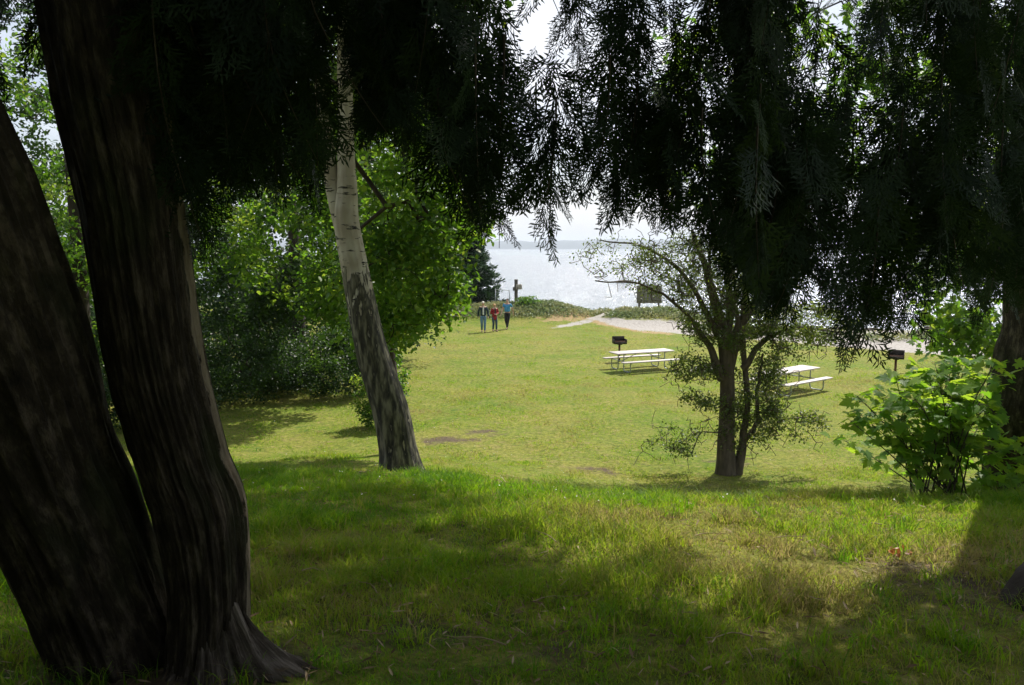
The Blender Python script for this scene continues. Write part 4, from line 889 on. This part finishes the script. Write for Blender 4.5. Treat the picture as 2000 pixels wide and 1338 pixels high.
def log(name, pts, rad, label, cat='driftwood', m='drift', g=None):
    pts = np.array(pts, float); t = tag(mesh(name, *trunk_mesh(pts, rad, 20, 12, 6, .15, int(rng.integers(99)))[:2], M[m], None, True), label, cat, g)
    return t
a, b = on_ground(1168, 58), on_ground(1226, 59.5); log('driftwood_log', [a + [0, 0, .35], (a + b) / 2 + [0, 0, .35], b + [0, 0, .3]], [.1, .13, .07], 'thin dark driftwood log lying behind the gap between the mounds')
a, b = P(1202, 552, 130), P(1231, 551, 130); a[2] = b[2] = WATER + .15; f = (a[:2] / a[1] * 0 + 0)
yy = (CAMZ - WATER) / math.tan(R(PITCH - math.degrees(math.atan((669 - 552) / F)))); a = np.array([.1347 * yy, yy, WATER + .1]); b = np.array([.154 * yy, yy, WATER + .1])
log('floating_log', [a, (a + b) / 2 + [0, 0, .12], b + [0, 0, .05]], [.12, .26, .12], 'dark log floating far out on the glittering water', 'log')
tb_ = [((22.3, 42.5), (24.6, 42.7), 'dark squared timber lying at the back of the gravel right of the grill'), ((27.2, 50.2), (29.6, 50.5), 'grey timber farther off by the water at the far right')]
for (x0, y0), (x1, y1), lb in tb_:
    z0 = float(H(x0, y0)) + .16; c = ((x0 + x1) / 2, (y0 + y1) / 2, z0); tag(mesh('timber', *box(c, (x1 - x0, .3, .36), math.atan2(y1 - y0, x1 - x0), .03), M['drift'], None), lb, 'timber')
for k, (px, d, l_) in enumerate(((1640, 49, 2.2), (1560, 50, 1.6), (1700, 47, 1.8))):
    a = on_ground(px, d); log('driftwood_log', [a + [-l_ / 2, 0, .06], a + [0, .2, .1], a + [l_ / 2, .3, .05]], [.06, .1, .05], ['driftwood log on the gravel half hidden by the hanging cedar', 'short driftwood log behind the hawthorn crown', 'bleached driftwood log nearest the tall cedar fringe tip'][k])

# low plants on the mounds and beach
def ground_plants(n, fx, keepf, size, hh, nm, label, lmn='beach_plant', cat='beach plants'):
    x, y = fx(n); k = keepf(x, y); x, y = x[k], y[k]; n = len(x); z = H(x, y)
    p_ = np.stack([x, y, z + rng.uniform(0, hh, n)], -1); zz = rv(n) + np.array([0, 0, .6]); V, Fl = instance(*LEAF, p_, rot_from(zz, rv(n)), size * rng.uniform(.6, 1.4, n))
    rn = np.clip(rng.normal(.42, .2, n) + (fbm(x * .9, y * .9, 8) - .47) * 1.6, 0, 1); return tag(mesh(nm, V, Fl, M[lmn], attrs=dict(rnd=np.repeat(rn, 6))), label, cat, kind='stuff')
veg = lambda x, y: np.exp(-np.abs((x - .2) / 5.4) ** 4 - ((y - 53.2) / 2.8) ** 2) + np.exp(-np.abs((x - 9.6) / 3.6) ** 4 - ((y - 51.9) / 2.0) ** 2)
ground_plants(90000, lambda n: (rng.uniform(-6, 15, n), rng.uniform(47, 58, n)), lambda x, y: (veg(x, y) > .28 + .3 * rng.random(len(x))) & (gravmask(x, y) < .45), .12, .22, 'mound_plants', 'low green and straw coloured plants over the beach mounds')
ground_plants(30000, lambda n: (rng.uniform(10, 34, n), rng.uniform(40, 50, n)), lambda x, y: (fbm(x * .5, y * .7, 12) > np.where(x > 19, .46, .56)) & (y > gline(x) + 2.2) & (y < gline(x) + 9), .12, .35, 'beach_grass', 'rough green growth along the back of the gravel at right')
b = on_ground(1028, 52.5); t = tag(ground_plants(900, lambda n: (b[0] + rng.normal(size=n) * .38, b[1] + rng.normal(size=n) * .3), lambda x, y: x > -99, .13, .55, 'bush', 'small bright green bush on the mound right of the sign post', 'leaf', 'bush'))
del t['kind']

# ------------------------------------------------------------------ people
def skin_obj(name, joints, edges, m, parent, sub=2, root=0):
    me = bpy.data.meshes.new(name); me.from_pydata([j[0] for j in joints], edges, []); o = bpy.data.objects.new(name, me); C.objects.link(o)
    bpy.context.view_layer.objects.active = o
    o.modifiers.new('s', 'SKIN'); 
    for i, j in enumerate(joints):
        sv = me.skin_vertices[0].data[i]; sv.radius = (j[1], j[2] if len(j) > 2 else j[1]); sv.use_root = (i == root)
    sd = o.modifiers.new('d', 'SUBSURF'); sd.levels = sub; sd.render_levels = sub
    dg = bpy.context.evaluated_depsgraph_get(); me2 = bpy.data.meshes.new_from_object(o.evaluated_get(dg)); o.modifiers.clear(); o.data = me2; me2.name = name
    me2.materials.clear(); me2.materials.append(m)
    for p_ in me2.polygons: p_.use_smooth = True
    o.parent = parent; return o
def person(loc, h, rz, label, top, top_m, legs_m, hair_m, cap_m=None, coat_len=0, sleeves='long', stride=.16, arm_bend=(0, 0), inner=None, bulk=1.0, long_hair=False, lower_m=None, arms_in=False):
    t = empty('person', loc, label, 'person', 'people strolling up the lawn', rz); s = h / 1.75
    def v(x, y, z): return (x * s, y * s, z * s)
    st = stride
    kneeL, ankL, toeL = (.085, -.10, .50), (.075, -st, .085), (.085, -st - .17, .035)
    kneeR, ankR, toeR = (-.085, -.05, .50), (-.07, st * .7, .10), (-.08, st * .7 - .16, .03)
    def arm(sg, b_):
        sh = (sg * .19 * bulk, 0, 1.43); 
        if arms_in: el = (sg * .25 * bulk, .0, 1.16); wr = (sg * .08, -.20, 1.10)
        else: el = (sg * (.255 * bulk), .02 + b_, 1.14); wr = (sg * (.265 * bulk), -.05 + b_ * 2, .90)
        return sh, el, wr
    shL, elL, wrL = arm(1, arm_bend[0]); shR, elR, wrR = arm(-1, arm_bend[1])
    J = [(v(0, 0, .95), .125 * s, .10 * s), (v(0, 0, 1.15), .12 * s * bulk, .09 * s), (v(0, 0, 1.36), .15 * s, .10 * s), (v(0, 0, 1.47), .06 * s), (v(0, -.01, 1.55), .052 * s), (v(0, -.015, 1.64), .078 * s, .088 * s), (v(0, -.01, 1.70), .068 * s, .08 * s), (v(0, -.105, 1.625), .014 * s)]
    E = [(0, 1), (1, 2), (2, 3), (3, 4), (4, 5), (5, 6), (5, 7)]
    def chain(start, items):
        a_ = start
        for it in items: J.append(it); E.append((a_, len(J) - 1)); a_ = len(J) - 1
        return a_
    for sg, (sh, el, wr) in ((1, (shL, elL, wrL)), (-1, (shR, elR, wrR))):
        k = chain(2, [(v(*sh), .055 * s), (v(*el), .042 * s), (v(*wr), .028 * s)]); dirn = np.array(wr) - np.array(el); dirn /= np.linalg.norm(dirn)
        pc = np.array(wr) + dirn * .06; k = chain(k, [(v(*pc), .036 * s, .018 * s)])
        fw = np.array([0, -1, 0]) if not arms_in else np.array([0, 0, 1])
        for f_ in range(4):
            o_ = pc + fw * (.027 - .018 * f_); l_ = (.072, .08, .074, .058)[f_]; chain(k, [(v(*(o_ + dirn * .035)), .0085 * s), (v(*(o_ + dirn * (.035 + l_ * .5) - np.array([sg * .008, 0, 0]))), .0085 * s), (v(*(o_ + dirn * (.03 + l_) - np.array([sg * .022, 0, 0]))), .007 * s)])
        chain(k, [(v(*(pc + fw * .045 - dirn * .005)), .010 * s), (v(*(pc + fw * .06 + dirn * .03)), .008 * s)])
    for kn, an, to, sg in ((kneeL, ankL, toeL, 1), (kneeR, ankR, toeR, -1)):
        chain(0, [(v(sg * .09, 0, .86), .085 * s), (v(*kn), .056 * s), (v(*an), .038 * s), (v(*to), .03 * s, .02 * s)])
    skin_obj('body', J, E, M['skin'], t)
    # trousers
    J2 = [(v(0, 0, .98), .16 * s * bulk, .12 * s * bulk), (v(0, 0, .90), .15 * s * bulk, .12 * s)]; E2 = [(0, 1)]
    for kn, an, sg in ((kneeL, ankL, 1), (kneeR, ankR, -1)):
        n0 = len(J2); J2 += [(v(sg * .095, 0, .82), .10 * s), (v(*kn), .075 * s), (v(an[0], an[1], an[2] + .02), .058 * s)]; E2 += [(1, n0), (n0, n0 + 1), (n0 + 1, n0 + 2)]
    skin_obj('trousers', J2, E2, legs_m, t)
    # top
    J3 = [(v(0, 0, 1.42), .165 * s * bulk, .115 * s), (v(0, -.005, 1.25), .165 * s * bulk, .13 * s * bulk), (v(0, -.005, 1.06), .165 * s * bulk, .135 * s * bulk), (v(0, 0, .95 - coat_len), (.17 + coat_len * .1) * s * bulk, .14 * s)]; E3 = [(0, 1), (1, 2), (2, 3)]
    for sh, el, wr in ((shL, elL, wrL), (shR, elR, wrR)):
        n0 = len(J3); J3.append((v(sh[0] * .93, sh[1], sh[2] - .015), .066 * s)); E3.append((0, n0))
        if sleeves == 'long': J3 += [(v(*el), .064 * s), (v(*wr), .05 * s)]; E3 += [(n0, n0 + 1), (n0 + 1, n0 + 2)]
        else:
            m_ = np.array(sh) * .35 + np.array(el) * .65; J3.append((v(*m_), .066 * s)); E3.append((n0, n0 + 1))
    skin_obj(top, J3, E3, top_m, t)
    mesh('collar', *[a_ for a_ in join([tube(np.array([v(.075 * math.sin(q_), -.005 - .075 * math.cos(q_), 1.49 - .02 * math.cos(q_)) for q_ in np.linspace(-2.9, 2.9, 14)]), .018 * s, 6)])], top_m, t, True) if False else None
    if inner is not None:   # shirt front showing in the open jacket
        skin_obj('shirt', [(v(0, -.095, 1.47), .035 * s, .03 * s), (v(0, -.115, 1.33), .045 * s, .03 * s), (v(0, -.125 * bulk, 1.14), .045 * s, .03 * s), (v(0, -.125 * bulk, .99), .045 * s, .03 * s)], [(0, 1), (1, 2), (2, 3)], inner, t)
    for kn, an, to in ((kneeL, ankL, toeL), (kneeR, ankR, toeR)):
        skin_obj('shoe', [(v(an[0], an[1] + .04, an[2] - .035), .042 * s, .04 * s), (v(an[0], an[1] - .06, an[2] - .045), .045 * s, .038 * s), (v(to[0], to[1] - .01, to[2]), .04 * s, .028 * s)], [(0, 1), (1, 2)], M['shoe'], t, 1)
    hj = [(v(0, .03, 1.60), .07 * s), (v(0, .02, 1.69), .088 * s, .092 * s), (v(0, -.0, 1.745), .07 * s)]
    he = [(0, 1), (1, 2)]
    if long_hair: hj += [(v(.065, .02, 1.60), .04 * s), (v(-.065, .02, 1.60), .04 * s)]; he += [(1, 3), (1, 4)]
    skin_obj('hair', hj, he, hair_m, t)
    if cap_m is not None: skin_obj('cap', [(v(0, .01, 1.71), .094 * s, .10 * s), (v(0, 0, 1.765), .07 * s), ], [(0, 1)], cap_m, t); skin_obj('cap_brim', [(v(0, -.08, 1.705), .06 * s, .012 * s), (v(0, -.15, 1.695), .05 * s, .01 * s)], [(0, 1)], cap_m, t, 1)
    for sg in (-1, 1):
        V, Fl = tube([v(sg * .03, -.088, 1.655), v(sg * .03, -.094, 1.655)], .008 * s, 6); o = mesh('eye', V, Fl, M['black']); o.parent = t
    V, Fl = tube([v(-.022, -.093, 1.59), v(0, -.097, 1.588), v(.022, -.093, 1.59)], .005 * s, 5); o = mesh('mouth', V, Fl, M['red']); o.parent = t
    return t
p = on_ground(944, 44.5); person(p, 1.80, R(5), 'man in a pale cap, navy jacket and blue jeans, leftmost of the three walkers', 'jacket', M['navy'], M['jeans'], M['grey_hair'], M['cap'], .06, inner=M['white'], bulk=1.05, arm_bend=(-.05, .09))
p = on_ground(966, 45.0); person(p, 1.66, R(24), 'blond woman in a long red jacket, middle one of the three walkers', 'jacket', M['red'], M['dark_jeans'], M['blond'], None, .26, arms_in=True, bulk=.95, long_hair=True, stride=.12, inner=M['black'])
p = on_ground(991, 46.4); person(p, 1.86, R(-20), 'man in a blue short-sleeved shirt and black trousers, rightmost of the three walkers', 'shirt', M['blue'], M['black'], M['brown'], None, -.02, sleeves='short', bulk=1.08, stride=.26, arm_bend=(.12, -.10))

# ------------------------------------------------------------------ small things on the bank
p = P(1752, 1095, 5.0); 
def leaf_pile(cx, cy_, n, r, size, label, name='dead_leaf_cluster'):
    q = np.stack([cx + rng.normal(size=n) * r, cy_ + rng.normal(size=n) * r * .6], -1); z = H(q[:, 0], q[:, 1]) + .05 + rng.random(n) * .04
    V, Fl = instance(*LEAF, np.column_stack([q, z]), rot_from(rv(n) + [0, 0, .8], rv(n)), size * rng.uniform(.7, 1.3, n)); return tag(mesh(name, V, Fl, M['dead_leaf'], attrs=dict(rnd=np.repeat(rng.random(n), 6))), label, 'dead leaves')
def ground_hit(px, py):
    for d in np.arange(2, 60, .02):
        q = P(px, py, d)
        if q[2] <= H(q[0], q[1]): return q
q = ground_hit(1752, 1100); leaf_pile(q[0], q[1], 20, .028, .032, 'small orange clump of dead leaves in the sunlit grass at right')

def litter(n, kind):
    y = np.sqrt(rng.uniform(2.2 ** 2, 9 ** 2, n)) if kind == 0 else rng.uniform(6, 22, n); x = y * rng.uniform(-.74, .74, n); k = rng.random(n) < ((.15 + 2.2 * dirtmask(x, y)) if kind == 0 else .25 + 3 * sst(.5, .7, fbm(x * .6, y * .6, 66) * 1.1)); x, y = x[k], y[k]
    p_ = np.stack([x, y, H(x, y) + rng.uniform(.008, .045, len(x))], -1); zz = rv(len(x)) * .5 + np.array([0, 0, 1.0]); return p_, rot_from(zz, rv(len(x)))
p_, Rm = litter(16000, 0); V, Fl = instance(*LEAF, p_, Rm, np.stack([rng.uniform(.006, .02, len(p_)), rng.uniform(.03, .09, len(p_)), np.full(len(p_), .02)], -1))
tws = []
for k in range(16):
    q = np.array([rng.uniform(-1.2, 3.4), rng.uniform(2.9, 5.2), 0]); a = rng.uniform(0, 3.14); l_ = rng.uniform(.12, .35); c = np.array([q + [math.cos(a) * t * l_, math.sin(a) * t * l_ + .04 * math.sin(t * 5), 0] for t in np.linspace(0, 1, 6)]); c[:, 2] = H(c[:, 0], c[:, 1]) + .04
    tws.append(tube(c, np.linspace(.004, .0015, 6), 5, False))
nl_ = len(V); V, Fl = join([(V, Fl)] + tws); M['litter'] = leafmat('dry_litter', [(0, (.10, .065, .035)), (.6, (.22, .155, .085)), (1, (.42, .34, .22))], [(0, (.1, .07, .03)), (1, (.3, .22, .12))], .15, .8, .1)
tag(mesh('dry_litter', V, Fl, M['litter'], attrs=dict(rnd=np.concatenate([np.repeat(rng.random(len(p_)), 6), np.full(len(V) - nl_, .85)]))), 'brown dry needles, straws and leaf bits on the shaded bank', 'litter', kind='stuff')
p_, Rm = litter(1300, 1); V, Fl = instance(*LEAF, p_ + [0, 0, .02], Rm, np.full(len(p_), .022)); M['petal'] = leafmat('petal', [(0, (.6, .6, .5)), (1, (.8, .8, .75))], [(0, (.5, .5, .4)), (1, (.5, .5, .4))], .2)
tag(mesh('clover_flowers', V, Fl, M['petal'], attrs=dict(rnd=np.repeat(rng.random(len(p_)), 6))), 'tiny white flowers and petals scattered in the sunny grass', 'flowers', kind='stuff')

# ------------------------------------------------------------------ air
m, N, L = mat('haze_air'); o = N('ShaderNodeOutputMaterial'); v = N('ShaderNodeVolumePrincipled')
v.inputs['Color'].default_value = (.78, .86, .98, 1); v.inputs['Density'].default_value = .00021; v.inputs['Anisotropy'].default_value = .3
L(v.outputs['Volume'], o.inputs['Volume'])
tag(mesh('haze', *box((0, 4400, 60), (15000, 10600, 150)), m), 'thin pale sea haze over the whole view', 'haze', kind='stuff')
